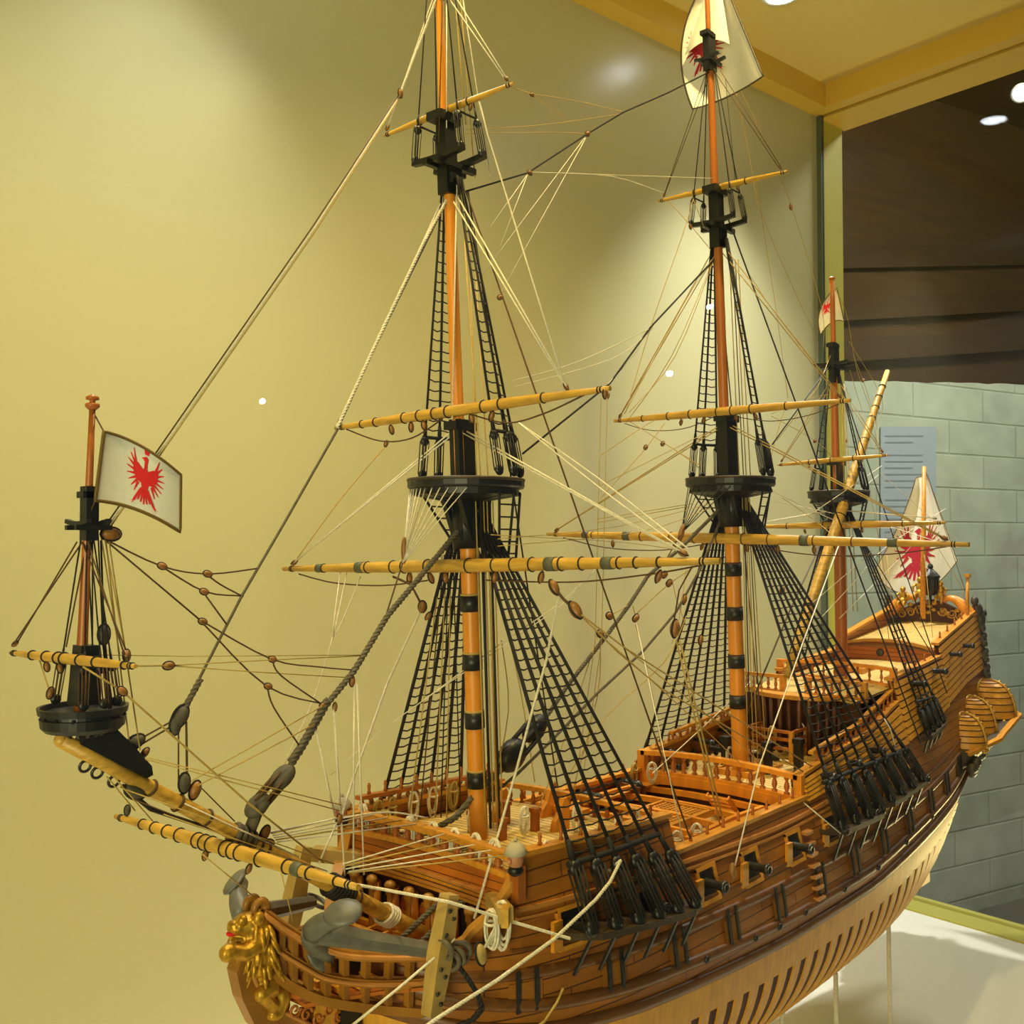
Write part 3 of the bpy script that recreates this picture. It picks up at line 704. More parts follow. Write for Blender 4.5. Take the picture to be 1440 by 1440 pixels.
# lion figurehead: one remeshed body
def lion():
    mb = MB(); c = lambda u, v, y=0: Y(u, v, y)
    def cap(a, b, ra, rb): mb.tube([a+(b-a)*t for t in (0, .25, .5, .75, 1)], [ra+(rb-ra)*t for t in (0, .25, .5, .75, 1)], 10); mb.ball(a, ra); mb.ball(b, rb)
    cap(c(357, 1315), c(370, 1380), .0155, .0125); cap(c(370, 1380), c(392, 1400), .0125, .0105)
    mb.ball(c(357, 1306), (.0155, .0155, .0155)); mb.ball(c(350, 1299), (.015, .0125, .0095)); mb.ball(c(334, 1304), (.0085, .0085, .0055)); mb.ball(c(329, 1300), (.005, .006, .0035))
    mb.ball(c(337, 1319), (.008, .007, .0038))
    for sd in (-1, 1):
        mb.ball(c(364, 1292, sd*.011), (.005, .004, .006)); mb.ball(c(341, 1294, sd*.008), .0042)
        cap(c(356, 1332, sd*.010), c(345, 1340, sd*.012), .0075, .0062); cap(c(345, 1340, sd*.012), c(325, 1338, sd*.009), .0062, .0058); mb.ball(c(321, 1340, sd*.009), (.0078, .0065, .0072))
        cap(c(380, 1388, sd*.008), c(368, 1398, sd*.011), .0085, .0065); cap(c(368, 1398, sd*.011), c(384, 1414, sd*.009), .0065, .0055); cap(c(396, 1402, sd*.007), c(392, 1422, sd*.008), .008, .0058)
        mb.ball(c(387, 1426, sd*.008), (.008, .0062, .005))
    for k in range(110):
        t = random.random(); a = random.uniform(-1.75, 1.75)
        p = c(357+11*t, 1304+58*t)+V(-.0155*math.cos(a)*(1-.12*t)*(.55 if abs(a) < .5 else .95), .0158*math.sin(a)*(1-.15*t), 0)
        mb.ball(p, (.0026, .0026, .0062), n=7, m=5)
    o = part('lion_figurehead', mb, 'gold', 'gilded carved lion standing under the bowsprit')
    r = o.modifiers.new('remesh', 'REMESH'); r.mode = 'VOXEL'; r.voxel_size = .0009; r.use_smooth_shade = True
    s = o.modifiers.new('smooth', 'SMOOTH'); s.iterations = 1; s.factor = .5
    mn = MB()
    for k in range(70):
        t = random.random()**.8; a = random.uniform(-2.2, 2.2)
        p = c(356+12*t, 1298+62*t); rad = .0165*(1-.12*t); q = p+V(-rad*math.cos(a)*.95, rad*math.sin(a), 0)
        if abs(a) < .7 and t < .3: continue
        dr = V(-math.cos(a)*.35, math.sin(a)*.35, -1).normalized(); e = q+dr*.011
        mn.tube([q-dr*.003-V(-math.cos(a), math.sin(a), 0)*.002, q+dr*.004, e+V(-math.cos(a), math.sin(a), 0)*.0015], [.0022, .0024, .0007], 6)
    sub('lion_mane', mn, 'gold', o)
    sub('lion_tail', MB().tube(smooth([c(398, 1395), c(404, 1412), c(400, 1432), c(408, 1442), c(418, 1430)], 5), .0024, 7), 'gold', o)
    sub('lion_tongue', MB().ball(c(327, 1312), (.0055, .0042, .0022)), 'red', o)
lion()

# ------------------------------------------------------------------ spars
mfx = lambda z: .017-.0555*(z-.534)
mmx = lambda z: .536-.0568*(z-.51)
mzx = lambda z: .868-.025*(z-.664)
def spar(name, pts, r, m, n=16, par=None, lab=None):
    mb = MB().tube(pts, r, n)
    return obj(name, mb, M[m], par or SHIP, lab)
def vline(fx, z0, z1, n=6, dx=0): return [V(fx(z)+dx, 0, z) for z in lins(z0, z1, n)]
def band_on(name, fx, z, r, h, m, par, dx=0): sub(name, MB().tube([V(fx(z-h/2)+dx, 0, z-h/2), V(fx(z+h/2)+dx, 0, z+h/2)], r, 16), m, par)
def masthead(fx, z0, z1, w, par, dx=-.001, dp=None):
    mb = MB().beam(V(fx(z0)+dx, 0, z0), V(fx(z1)+dx, 0, z1), dp or w*2.1, w, (0, 1, 0), (dp or w*2.1)*.95, w*.92)
    sub('masthead', mb, 'black', par)
    sub('mast_cap', MB().box(V(fx(z1)-.004, 0, z1), (w*2.3, w*1.25, w*.6)).box(V(fx(z1)-.004, 0, z1+w*.35), (w*1.5, w*1.0, w*.25)), 'black', par)
def cheeks(fx, z0, z1, w, par):
    for s in (-1, 1): sub('mast_cheek', MB().prism([V(fx(z0)-.006, s*w*.55, z0), V(fx(z0)+.012, s*w*.55, z0), V(fx(z1)+.022, s*w*.6, z1), V(fx(z1)-.024, s*w*.6, z1)], (0, w*.3, 0)), 'black', par)
def mast_top(c, R, h):
    c = V(c)
    T = part('mast_top', MB().lathe([(R*.25, -h*1.6), (R*.80, -h*1.1), (R*.90, -h*.95), (R*.91, -h*.25), (R*.98, -h*.2), (R, 0), (R, h*.75), (R*.95, h*.8), (R*.945, -h*.05), (R*.25, -h*.05)], c, (0, 0, 1), 32, False), 'black')
    mb = MB()
    for k in range(16):
        a = 2*PI*k/16; mb.beam(c+V(R*.3*math.cos(a), R*.3*math.sin(a), -h*1.5), c+V(R*.93*math.cos(a), R*.93*math.sin(a), -h*.75), .0035, .004)
    sub('top_rib', mb, 'black', T)
    sub('top_rim', MB().ring(c+V(0, 0, h*.75), (0, 0, 1), R*.985, .0018, 32, 6), 'chan', T)
    return T
# fore mast
FM = spar('fore_mast', vline(mfx, .45, .845, 8), lins(.0092, .0082, 8), 'mast')
for v in (848, 930, 1012, 1096): z = Y(670, v).z; band_on('mast_band', mfx, z, .0099, .0155, 'black', FM); band_on('band_rope', mfx, z+.009, .0097, .002, 'hempd', FM)
masthead(mfx, .80, .911, .0135, FM, -.003, .0235); cheeks(mfx, .795, .845, .019, FM)
band_on('mast_bibb', mfx, .815, .0155, .045, 'black', FM)
FT = spar('fore_topmast', vline(mfx, .835, 1.205, 8, -.008), lins(.0066, .0051, 8), 'mast')
masthead(lambda z: mfx(z)-.008, 1.135, 1.207, .0135, FT, -.0015, .0155)
FG = spar('fore_topgallant_mast', vline(mfx, 1.15, 1.50, 8, -.012), lins(.0046, .003, 8), 'mast')
band_on('mast_collar', mfx, 1.326, .0055, .006, 'black', FG, -.012)
mast_top((mfx(.852), 0, .852), .0575, .0085)
def crosstrees(fx, z, w, d, dx=-.006, t=.006):
    C = part('crosstrees', MB().box((fx(z)+dx, .007, z), (d*2, t, t)).box((fx(z)+dx, -.007, z), (d*2, t, t)), 'black')
    for e in (-.6, .5): sub('crosstree_bar', MB().strip([V(fx(z)+dx+d*e, w*c, z+t*.8+.002*(c*c)) for c in lins(-1, 1, 7)], t, t*.9, (0, 0, 1)), 'black', C)
    sub('trestle_block', MB().box((fx(z)+dx, 0, z-min(.009, w*.25)), (min(.018, w*.48), min(.019, w*.5), min(.022, w*.6))), 'black', C)
crosstrees(mfx, 1.163, .034, .027)
# main mast
MM = spar('main_mast', vline(mmx, .43, .875, 8), lins(.0107, .0098, 8), 'mast')
for v in (801, 863, 930, 987): z = Y(1037, v).z; band_on('mast_band', mmx, z, .0115, .0165, 'black', MM); band_on('band_rope', mmx, z+.0095, .0112, .002, 'brown', MM)
masthead(mmx, .825, .966, .0155, MM, -.0035, .028); cheeks(mmx, .82, .872, .022, MM)
band_on('mast_bibb', mmx, .845, .018, .05, 'black', MM)
MT = spar('main_topmast', vline(mmx, .86, 1.268, 8, -.010), lins(.0070, .0056, 8), 'pole')
masthead(lambda z: mmx(z)-.010, 1.195, 1.270, .0150, MT, -.0015, .0165)
MG = spar('main_topgallant_mast', vline(mmx, 1.20, 1.475, 8, -.014), lins(.0056, .0042, 8), 'pole')
masthead(lambda z: mmx(z)-.014, 1.43, 1.478, .0095, MG)
MP = spar('main_flag_pole', vline(mmx, 1.44, 1.66, 5, -.016), lins(.0036, .0025, 5), 'pole')
mast_top((mmx(.876), 0, .876), .060, .011)
crosstrees(mmx, 1.222, .034, .028, -.008); crosstrees(mmx, 1.442, .018, .016, -.014, .004)
# mizzen mast
ZM = spar('mizzen_mast', vline(mzx, .56, .875, 8), lins(.0098, .0086, 8), 'pole')
masthead(mzx, .835, .927, .0150, ZM, -.002, .024); cheeks(mzx, .82, .868, .019, ZM)
ZT = spar('mizzen_topmast', vline(mzx, .86, 1.085, 6, -.008), lins(.0066, .0052, 6), 'pole')
masthead(lambda z: mzx(z)-.006, 1.055, 1.115, .010, ZT)
ZP = spar('mizzen_flag_pole', vline(mzx, 1.06, 1.222, 5, -.008), lins(.0045, .0036, 5), 'pole')
sub('pole_truck', MB().ball(V(mzx(1.224)-.008, 0, 1.224), (.0055, .0055, .003)), 'pole', ZP)
mast_top((mzx(.872), 0, .872), .048, .0105)
crosstrees(mzx, 1.080, .028, .022, -.006, .005)
# bowsprit
bt, bh = Y(86, 1041), Y(640, 1338)
BS = spar('bowsprit', [bt+(bh-bt)*t for t in lins(0, 1, 10)], lins(.0050, .0078, 10), 'yard', 18)
sub('bowsprit_tip', MB().ball(bt, .0050), 'yard', BS)
def bsp(u): return Y(u, 1041+(u-86)*297/554)
bdir = (bh-bt).normalized(); bup = V(0, 1, 0).cross(bdir); bup = bup if bup.z > 0 else -bup
for u in (212, 250, 290, 330, 362, 372, 470, 500): sub('rope_seizing', MB().ring(bsp(u), bdir, .0054+.0000052*(u-86), .0011, 16), 'brown', BS)
for k, u in enumerate((330, 337, 344, 351)): sub('rope_collar', MB().ring(bsp(u), bdir, .0070, .0024, 16), 'stay', BS)
mb = MB()
for k in range(7): mb.ring(bsp(464+4.2*k), bdir+V(0, 0, -.15), .0088, .002, 16)
sub('gammoning', mb, 'tar', BS)
# sprit top: knee, round top, mast
KN = part('sprit_knee', MB().prism([bsp(105)+bup*.003, bsp(196)+bup*.004, bsp(201)+bup*.008, bsp(194)+bup*.013, bsp(165)+bup*.0185, bsp(128)+bup*.024, bsp(104)+bup*.018], (0, .013, 0)), 'black')
JT = Y(130, 572)
sx = lambda z: Y(112, 1000).x+(JT.x-Y(112, 1000).x)*(z-.68)/(JT.z-.68)
c0 = V(Y(117, 1000).x, 0, .6735)
ST = part('sprit_top', MB().lathe([(.008, -.006), (.0245, -.006), (.0275, -.003), (.0282, .0032), (.0262, .0036), (.0262, .0056), (.0292, .006), (.0300, .0105), (.0278, .0105), (.0265, .007), (.006, .004)], c0, (0, 0, 1), 32, False), 'black')
mb = MB()
for k in range(14): a = 2*PI*k/14; mb.beam(c0+V(.012*math.cos(a), .012*math.sin(a), -.009), c0+V(.0275*math.cos(a), .0275*math.sin(a), .004), .002, .003)
sub('top_rib', mb, 'black', ST)
JT = Y(130, 572)
SM = spar('sprit_topmast', [V(sx(z), 0, z) for z in lins(.665, JT.z, 7)], lins(.0042, .0021, 7), 'pole')
sub('masthead', MB().beam(V(sx(.68)+.003, 0, .685), V(sx(.72)+.003, 0, .726), .017, .016, (0, 1, 0), .013, .013), 'black', SM)
zc = Y(122, 720).z
sub('masthead', MB().beam(V(sx(zc)+.001, 0, zc-.020), V(sx(zc)+.001, 0, zc+.018), .009, .010, (0, 1, 0)), 'black', SM)
sub('mast_cap', MB().box(V(sx(zc)+.001, 0, zc+.012), (.014, .010, .0045)), 'black', SM)
zx = Y(122, 742).z
crosstrees(lambda z: sx(z), zx, .0165, .013, .001, .0034)
sub('pole_truck', MB().lathe([(.003, -.002), (.005, 0), (.005, .002), (.002, .003), (.002, .0045), (.0045, .005), (.0045, .007), (0, .009)], JT, (0, 0, 1), 12), 'pole', SM)
# ensign staff
EB = V(1.232, 0, .655); ET = V(1.249, 0, .943)
spar('ensign_staff', [EB, (EB+ET)/2, ET], [.0052, .0045, .0036], 'rail', 12)
# small posts on the poop rail
part('poop_stanchion', MB().tube([hp(1.235, .66, -1, -.002), hp(1.235, .66, -1, -.002)+V(.004, 0, .075)], [.0035, .0028], 8).box(hp(1.235, .66, -1, -.002)+V(.004, 0, .078), (.009, .009, .006)), 'rail')
# yards
YD = {}
def yard(key, name, pl, pr, x, r, bands=((.1, 0), (.18, 1), (.3, 0), (.42, 0), (.5, 1), (.58, 0), (.7, 0), (.82, 1), (.9, 0)), m='yard', ax=0, bm=('tar', 'bandg')):
    A, B = on(pl[0], pl[1], 0, x), on(pr[0], pr[1], 0, x)
    n = 17; ts = lins(0, 1, n)
    rr = [r*(1-.62*abs(2*t-1)**1.8) for t in ts]
    o = spar(name, [A+(B-A)*t for t in ts], rr, m, 14)
    d = (B-A).normalized()
    for t, k in bands:
        q = A+(B-A)*t; q_r = r*(1-.62*abs(2*t-1)**1.8)
        if k: sub('yard_band', MB().tube([q-d*r*.8, q+d*r*.8], q_r+.0007, 14), bm[1], o)
        else: sub('yard_lashing', MB().ring(q, d, q_r+.0003, .0008, 14, 5), bm[0], o)
    for t in (.025, .975):
        q = A+(B-A)*t; sub('yardarm_lashing', MB().ring(q, d, r*.42, .0009, 12, 5).ring(q+d*(.003 if t < .5 else -.003), d, r*.44, .0008, 12, 5), 'tar', o)
    YD[key] = (A, B, r, o); return o
def yp(key, t, dz=0.0, dx=0.0): A, B, r, o = YD[key]; return A+(B-A)*t+V(dx, 0, dz)
M['bandg'] = mat('grey_green_band', '#5d5f4c', .6, .3, 100)
yard('fc', 'fore_course_yard', (399, 800), (1013, 789), -.018, .0066, ((.12, 1), (.13, 0), (.24, 1), (.26, 0), (.33, 0), (.36, 0), (.42, 0), (.52, 0), (.58, 0), (.62, 0), (.66, 0), (.70, 1), (.72, 0), (.76, 0), (.81, 1), (.83, 0), (.86, 0), (.90, 0)))
yard('ft', 'fore_topsail_yard', (472, 602), (858, 546), -.026, .0056, ((.12, 0), (.18, 0), (.3, 0), (.36, 0), (.42, 0), (.47, 0), (.6, 0), (.66, 0), (.8, 0)))
yard('fg', 'fore_topgallant_yard', (540, 191), (722, 117), -.030, .0036, ((.3, 0), (.46, 0), (.5, 0), (.68, 0)))
yard('mc', 'main_course_yard', (770, 751), (1363, 766), .504, .0073, ((.12, 1), (.14, 0), (.24, 1), (.28, 0), (.36, 0), (.42, 0), (.48, 0), (.54, 0), (.6, 0), (.68, 1), (.7, 0), (.78, 0), (.86, 1)), bm=('brown', 'bandg'))
yard('mt', 'main_topsail_yard', (864, 592), (1196, 563), .490, .0060, ((.14, 0), (.26, 0), (.36, 0), (.48, 0), (.54, 0), (.62, 0), (.76, 0)))
yard('mg', 'main_topgallant_yard', (926, 283), (1107, 241), .482, .0044, ((.3, 0), (.5, 0), (.7, 0)))
yard('cj', 'crossjack_yard', (1058, 741), (1330, 735), .857, .0058, ((.2, 0), (.4, 0), (.6, 0), (.8, 0)))
yard('zt', 'mizzen_topsail_yard', (1094, 654), (1249, 640), .842, .0042, ((.3, 0), (.5, 0), (.7, 0)))
yard('ss', 'spritsail_topsail_yard', (15, 918), (191, 937), -.396, .0037, ((.2, 0), (.32, 0), (.42, 0), (.47, 0), (.6, 0), (.72, 0), (.92, 0)))
yard('sp', 'spritsail_yard', (163, 1148), (504, 1248), -.272, .0057, ((.14, 0), (.2, 0), (.26, 0), (.32, 0), (.4, 0), (.43, 0), (.46, 0), (.52, 0), (.55, 0), (.58, 0), (.66, 0), (.76, 0), (.8, 1), (.84, 0), (.93, 0)))
# lateen yard
LA, LB = Y(1248, 522, -.022), Y(1106, 952, -.022)
LY = spar('lateen_yard', [LA+(LB-LA)*t for t in lins(0, 1, 12)], [.0042, .0052, .0062, .007, .0076, .008, .008, .008, .0076, .007, .006, .005], 'yard', 12)
for t in (.06, .1, .14, .18, .26, .34, .48, .52, .62, .8): q = LA+(LB-LA)*t; sub('yard_lashing', MB().ring(q, LB-LA, .0046+.006*min(t, .5), .0013, 12, 5), 'tar', LY)

# ------------------------------------------------------------------ rigging helpers
def rope(name, pts, r=.0006, m='hemp', sag=0.0, par=None, n=6):
    pts = [V(p) for p in pts]
    if len(pts) == 2:
        a, b = pts; k = 7 if sag else 2
        pts = [a+(b-a)*t+V(0, 0, -sag*4*t*(1-t)) for t in lins(0, 1, k)]
    return obj(name, MB().tube(pts, r, n), M[m], par or SHIP)
def rope_s(name, pts, r, m): return rope(name, smooth(pts, 5), r, m)
def cable(name, pts, r, m='stay', pitch=None, par=None):
    """three laid strands"""
    pts = [V(p) for p in pts]; pitch = pitch or r*9
    L = sum((b-a).length for a, b in zip(pts, pts[1:])); n = max(8, int(L/pitch*6)); mb = MB(); seg = []
    acc = [0]
    for a, b in zip(pts, pts[1:]): acc.append(acc[-1]+(b-a).length)
    def P(s):
        for i in range(len(pts)-1):
            if s <= acc[i+1]+1e-9: return pts[i]+(pts[i+1]-pts[i])*((s-acc[i])/(acc[i+1]-acc[i]))
        return pts[-1]
    d = (pts[-1]-pts[0]).normalized(); u = d.orthogonal().normalized(); w = d.cross(u)
    for k in range(3):
        pp = []
        for i in range(n+1):
            s = L*i/n; a = 2*PI*(s/pitch)+2*PI*k/3; pp.append(P(s)+(u*math.cos(a)+w*math.sin(a))*r*.60)
        mb.tube(pp, r*.54, 6)
    return obj(name, mb, M[m], par or SHIP)
def block(p, d=(0, 0, 1), s=.0055, m='block', par=None, name='block'):
    s = s*(.86 if s > .0072 else .74)
    d = V(d).normalized(); q = V(0, 0, 1).rotation_difference(d).to_matrix()
    mb = MB().ball(p, (s*.62, s*.62, s), q, 10, 8)
    o = obj(name, mb, M[m], par or SHIP)
    sub('block_strop', MB().tube([V(p)+q @ V(s*.66*math.sin(a), 0, s*1.06*math.cos(a)) for a in lins(0, 2*PI, 17)[:-1]], s*.12, 5, closed=True), 'tar', o)
    return o
def deadeye(p, axis, R, par, m='black'): return sub('deadeye', MB().lathe([(0, -R*.5), (R*.6, -R*.5), (R*.95, -R*.22), (R, 0), (R*.95, R*.22), (R*.6, R*.5), (0, R*.5)], p, axis, 12), m, par)
def gang(top, bots, sp, r=.0011, R=.005, gap=.03, z_hi=None, step=.0093, rr=.00045, chain=None, m='tar', ratl=True, rm='tar', lan='hempd', lr=.0005):
    """a gang of shrouds: ratline netting is the part; shrouds, deadeyes and lanyards its pieces"""
    bots = [V(b) for b in bots]; n = len(bots)
    tops = [V(top)+V(sp*(i-(n-1)/2), 0, 0) for i in range(n)]
    ups = [b+(t-b).normalized()*gap for b, t in zip(bots, tops)]
    mb = MB()
    z0 = max(u.z for u in ups)+.012; z1 = z_hi or (top[2]-.02)
    z = z0
    pt = lambda i, z: ups[i]+(tops[i]-ups[i])*min(1, max(0, (z-ups[i].z)/(tops[i].z-ups[i].z)))
    mb.tube([pt(0, z0-.008)+(pt(0, z0-.008)-pt(n-1, z0-.008))*.06]+[pt(i, z0-.008) for i in range(n)], r*1.5, 6)
    if ratl:
        while z < z1:
            row = []
            for i in range(n):
                p = pt(i, z+random.uniform(-.0006, .0006)); row.append(p)
                if i < n-1: q = pt(i+1, z); row.append((p+q)/2+V(0, 0, -.0011-random.uniform(0, .0008)))
            mb.tube(row, rr, 4); z += step*random.uniform(.92, 1.08)
    G = obj('ratline_netting', mb, M[rm], SHIP)
    for i in range(n):
        d = (tops[i]-bots[i]).normalized()
        sub('shroud', MB().tube([ups[i], tops[i]], [r, r], 6).tube([ups[i]+d*R*.7, ups[i]+d*R*3.2], [r*1.7, r*1.35], 6), m, G)
        ax = V(0, 1, 0) if abs(d.y) < .9 else V(1, 0, 0)
        ax = d.cross(V(1, 0, 0)).normalized()
        deadeye(bots[i], ax, R, G); deadeye(ups[i], ax, R, G)
        side = d.cross(ax).normalized(); ml = MB()
        for s in (-.7, 0, .7): ml.tube([bots[i]+side*(R*s)+ax*R*.5, ups[i]+side*(R*s)+ax*R*.5], lr, 4); ml.tube([bots[i]+side*(R*s*.8)-ax*R*.5, ups[i]+side*(R*s)-ax*R*.5], lr, 4)
        sub('lanyard', ml, lan, G)
        if chain: sub('chain_plate', MB().strip([bots[i]-d*R*.6, chain(bots[i])], .0035, .0022, (0, 1, 0)), 'black', G)
    return G
def chan_pts(xs, zf, sd, w): return [V(x, sd*(half(x, zf(x))+w), zf(x)+.007) for x in xs]
for sd in (-1, 1):
    gang((mfx(.825)+.006, sd*.012, .825), chan_pts(lins(.004, .156, 6), CHF, sd, .024), .003, .0019, .0078, .052, .80, rr=.0008, lr=.0013, chain=lambda b, sd=sd: hp(b.x-.002, b.z-.045, sd, .002), lan='tar')
    gang((mmx(.86)+.006, sd*.013, .858), chan_pts(lins(.510, .800, 8), lambda x: CHM(x)+(.006 if x > .65 else 0), sd, .021), .003, .0019, .0078, .050, .835, rr=.0008, lr=.0013, chain=lambda b, sd=sd: hp(b.x-.004, b.z-.045, sd, .002), lan='tar', step=.0098)
    gang((mzx(.86)+.006, sd*.011, .858), chan_pts(lins(.884, .964, 4), CHZ, sd, .013), .003, .0015, .0055, .036, .84, rr=.0008, lr=.001, chain=lambda b, sd=sd: hp(b.x-.002, b.z-.03, sd, .002), lan='tar', step=.010)
    # topmast shrouds
    def rimp(c, R, angs, sd, dz): return [V(c[0]+R*math.cos(math.radians(a)), sd*R*math.sin(math.radians(a)), c[2]+dz) for a in angs]
    ft, mt, zt = (mfx(.852), 0, .852), (mmx(.876), 0, .876), (mzx(.872), 0, .872)
    G1 = gang((mfx(1.15)-.004, sd*.010, 1.152), rimp(ft, .053, (100, 76, 52), sd, .014), .003, .0013, .0052, .034, 1.12, lan='tar', rr=.0007, lr=.0006, step=.0098)
    gang((mmx(1.205)-.006, sd*.010, 1.208), rimp(mt, .055, (100, 74, 48), sd, .015), .003, .0014, .0056, .040, 1.18, lan='tar', rr=.0008, lr=.0007, step=.0105)
    gang((mzx(1.068)-.006, sd*.008, 1.07), rimp(zt, .044, (96, 62), sd, .014), .003, .001, .0046, .03, 1.05, lan='tar', rr=.0007, lr=.0006, step=.0105)
    # futtock shrouds under the tops
    for c, R, fx, angs, zlow in ((ft, .053, mfx, (100, 76, 52), .775), (mt, .055, mmx, (100, 74, 48), .80), (zt, .044, mzx, (96, 62), .815)):
        A = [V(c[0]+R*math.cos(math.radians(a)), sd*R*math.sin(math.radians(a)), c[2]-.006) for a in angs]
        B = [V(fx(zlow)+.02+.012*i, sd*.022, zlow) for i in range(len(angs))]
        mb = MB()
        for k in range(5):
            t = (k+1)/6; row = [a+(b-a)*t for a, b in zip(A, B)]; mb.tube(row, .0008, 4)
        G = obj('futtock_netting', mb, M['tar'], SHIP)
        for a, b in zip(A, B): sub('futtock_shroud', MB().tube([a, b], .0014, 5), 'tar', G)
    # topgallant shrouds
    gang((mfx(1.40)-.012, sd*.005, 1.40), [V(mfx(1.163)-.006+.030*e, sd*.031, 1.172) for e in (-.55, .45)], .002, .0007, .0046, .030, lan='tar', ratl=False)
    gang((mmx(1.43)-.014, sd*.006, 1.432), [V(mmx(1.222)-.008+.030*e, sd*.032, 1.232) for e in (-.57, .47)], .002, .0007, .0044, .030, lan='tar', ratl=False)
    gang((sx(zx), sd*.004, zx-.004), [c0+V(.023*math.cos(math.radians(a)), sd*.023*math.sin(math.radians(a)), .014) for a in (115, 80, 45)], .002, .0006, .0038, .024, lan='brown', ratl=False)

# ------------------------------------------------------------------ stays
def heart(p, q, par=None):
    p, q = V(p), V(q); d = (q-p).normalized(); R = V(0, 0, 1).rotation_difference(d).to_matrix()
    o = part('stay_heart', MB().ball(p, (.0075, .010, .013), R, 12, 8), 'stay2')
    sub('stay_heart_lower', MB().ball(q, (.0075, .010, .012), R, 12, 8), 'stay2', o)
    ml = MB(); sd = d.orthogonal().normalized(); s2 = d.cross(sd)
    for k in range(6):
        a = 2*PI*k/6; o2 = (sd*math.cos(a)*.006+s2*math.sin(a)*.008); ml.tube([p+o2, q+o2], .0014, 5)
    sub('heart_lanyard', ml, 'brown', o)
M['stay2'] = mat('weathered_grey_wood', '#5a5545', .65, .4, 120)
M['yardd'] = mat('brown_spar_wood', '#a8702a', .45, .4, 30, (4, 1, 8))
fs = [Y(646, 745), Y(590, 812), Y(545, 866), Y(497, 945), Y(460, 990), Y(425, 1052), Y(408, 1078)]
cable('fore_stay', fs, .0027, 'stay', .014); cable('fore_stay', [p+V(.0005, 0, .004) for p in fs[-3:]], .003, 'stay', .014)
rope('stay_collar', [fs[0], V(mfx(.82), .014, .83)], .003, 'stay'); rope('stay_collar', [fs[0], V(mfx(.82), -.014, .83)], .003, 'stay')
heart(Y(397, 1093), Y(362, 1133)); part('heart_collar', MB().tube([Y(362, 1140), bsp(345)+bup*.007], .005, 8), 'stay')
b1 = Y(253, 1008); 
rope('fore_topmast_stay', [Y(628, 282), Y(527, 487), Y(474, 605), Y(400, 735), Y(340, 838), Y(285, 945), b1], .0011, 'stay')
cable('fore_topmast_stay', [Y(630, 278), Y(594, 345), Y(527, 487), Y(474, 602)], .0016, 'hemp', .010)
cable('fore_topmast_stay', [Y(282, 955), b1], .0024, 'stay', .012)
block(b1, b1-Y(282, 955), .0105, 'stay2'); block(Y(246, 1020), (0, 0, 1), .008, 'stay2')
b2_ = Y(190, 1043); block(b2_, b1-b2_, .0085, 'stay2'); rope('stay_tackle', [b1, b2_], .0007, 'brown'); rope('stay_tackle', [Y(240, 1022), Y(200, 1046)], .0007, 'brown'); rope('stay_tackle', [b2_, bsp(172)+bup*.006], .0016, 'tar')
b3 = Y(259, 1101); block(b3, (0, 0, 1), .0085, 'stay2'); rope('stay_tackle', [Y(251, 1015), Y(251, 1095)], .0007, 'brown'); rope('stay_tackle', [Y(262, 1015), Y(263, 1092)], .001, 'brown')
block(Y(274, 1111), (.4, 0, 1), .008, 'block'); block(Y(204, 1058), (.5, 0, .5), .0052); block(Y(187, 1056), (.5, 0, .5), .0048)
# fore topgallant stay with its double tail
bt1 = Y(563, 131); tg0 = V(mfx(1.326)-.014, 0, 1.326)
cable('fore_topgallant_stay', [tg0, bt1], .0011, 'hemp', .008); block(bt1, (0, 0, 1), .0058)
for dv, m_ in ((0, 'brown'), (3.5, 'hemp'), (6.5, 'hempd')): rope('fore_topgallant_stay', [Y(560+dv*.6, 134), Y(440+dv*.9, 318+dv*.5), Y(150+dv, 737+dv*.3, .003)], .0006, m_)
block(Y(145, 738), (1, 0, .3), .0062, 'stay2'); block(Y(156, 751), (1, 0, 0), .0085)
# main stay and its heart
ms = [Y(1010, 718), Y(958, 770), Y(911, 810), Y(884, 852), Y(856, 890), Y(800, 962), Y(760, 1020)]
cable('main_stay', ms, .0024, 'stay', .012); cable('preventer_stay', [Y(1012, 735), Y(985, 800), Y(950, 862), Y(905, 915), Y(840, 975), Y(772, 1045), Y(728, 1088), Y(690, 1120)], .0016, 'stay', .010)
ha, hb = Y(752, 1024), Y(720, 1062); hq = V(0, 0, 1).rotation_difference((ha-hb).normalized()).to_matrix()
hh = part('main_stay_heart', MB().ball(ha, (.012, .010, .019), hq, 14, 10), 'black'); sub('heart_lower', MB().ball(hb, (.016, .012, .020), hq, 14, 10), 'black', hh)
mb = MB()
for k in range(6): o_ = hq @ V(.012*math.cos(k*1.05), .009*math.sin(k*1.05), 0); mb.tube([ha+o_, hb+o_], .0022, 6)
sub('heart_lanyard', mb, 'tar', hh)
cable('stay_collar', [Y(712, 1076), Y(672, 1112), Y(640, 1150), Y(607, 1168)], .003, 'stay')
rope('main_topmast_stay', [Y(1004, 365), Y(915, 460), Y(857, 540), Y(735, 638)], .0011, 'tar')
rope('main_topgallant_stay', [Y(1000, 100), Y(938, 131), Y(876, 158), Y(826, 188), Y(742, 243), Y(652, 270)], .0011, 'tar')
block(Y(826, 188), (1, 0, .5), .0062); block(Y(745, 243), (1, 0, -.2), .005)
rope('mizzen_stay', [Y(1165, 740), Y(1110, 860), Y(1048, 1010)], .0014, 'stay'); rope('mizzen_topmast_stay', [Y(1166, 515), Y(1120, 578), Y(1086, 625)], .001, 'tar')
rope('mizzen_topmast_stay', [Y(1168, 500), Y(1150, 545), Y(1092, 620)], .0005, 'hempd')
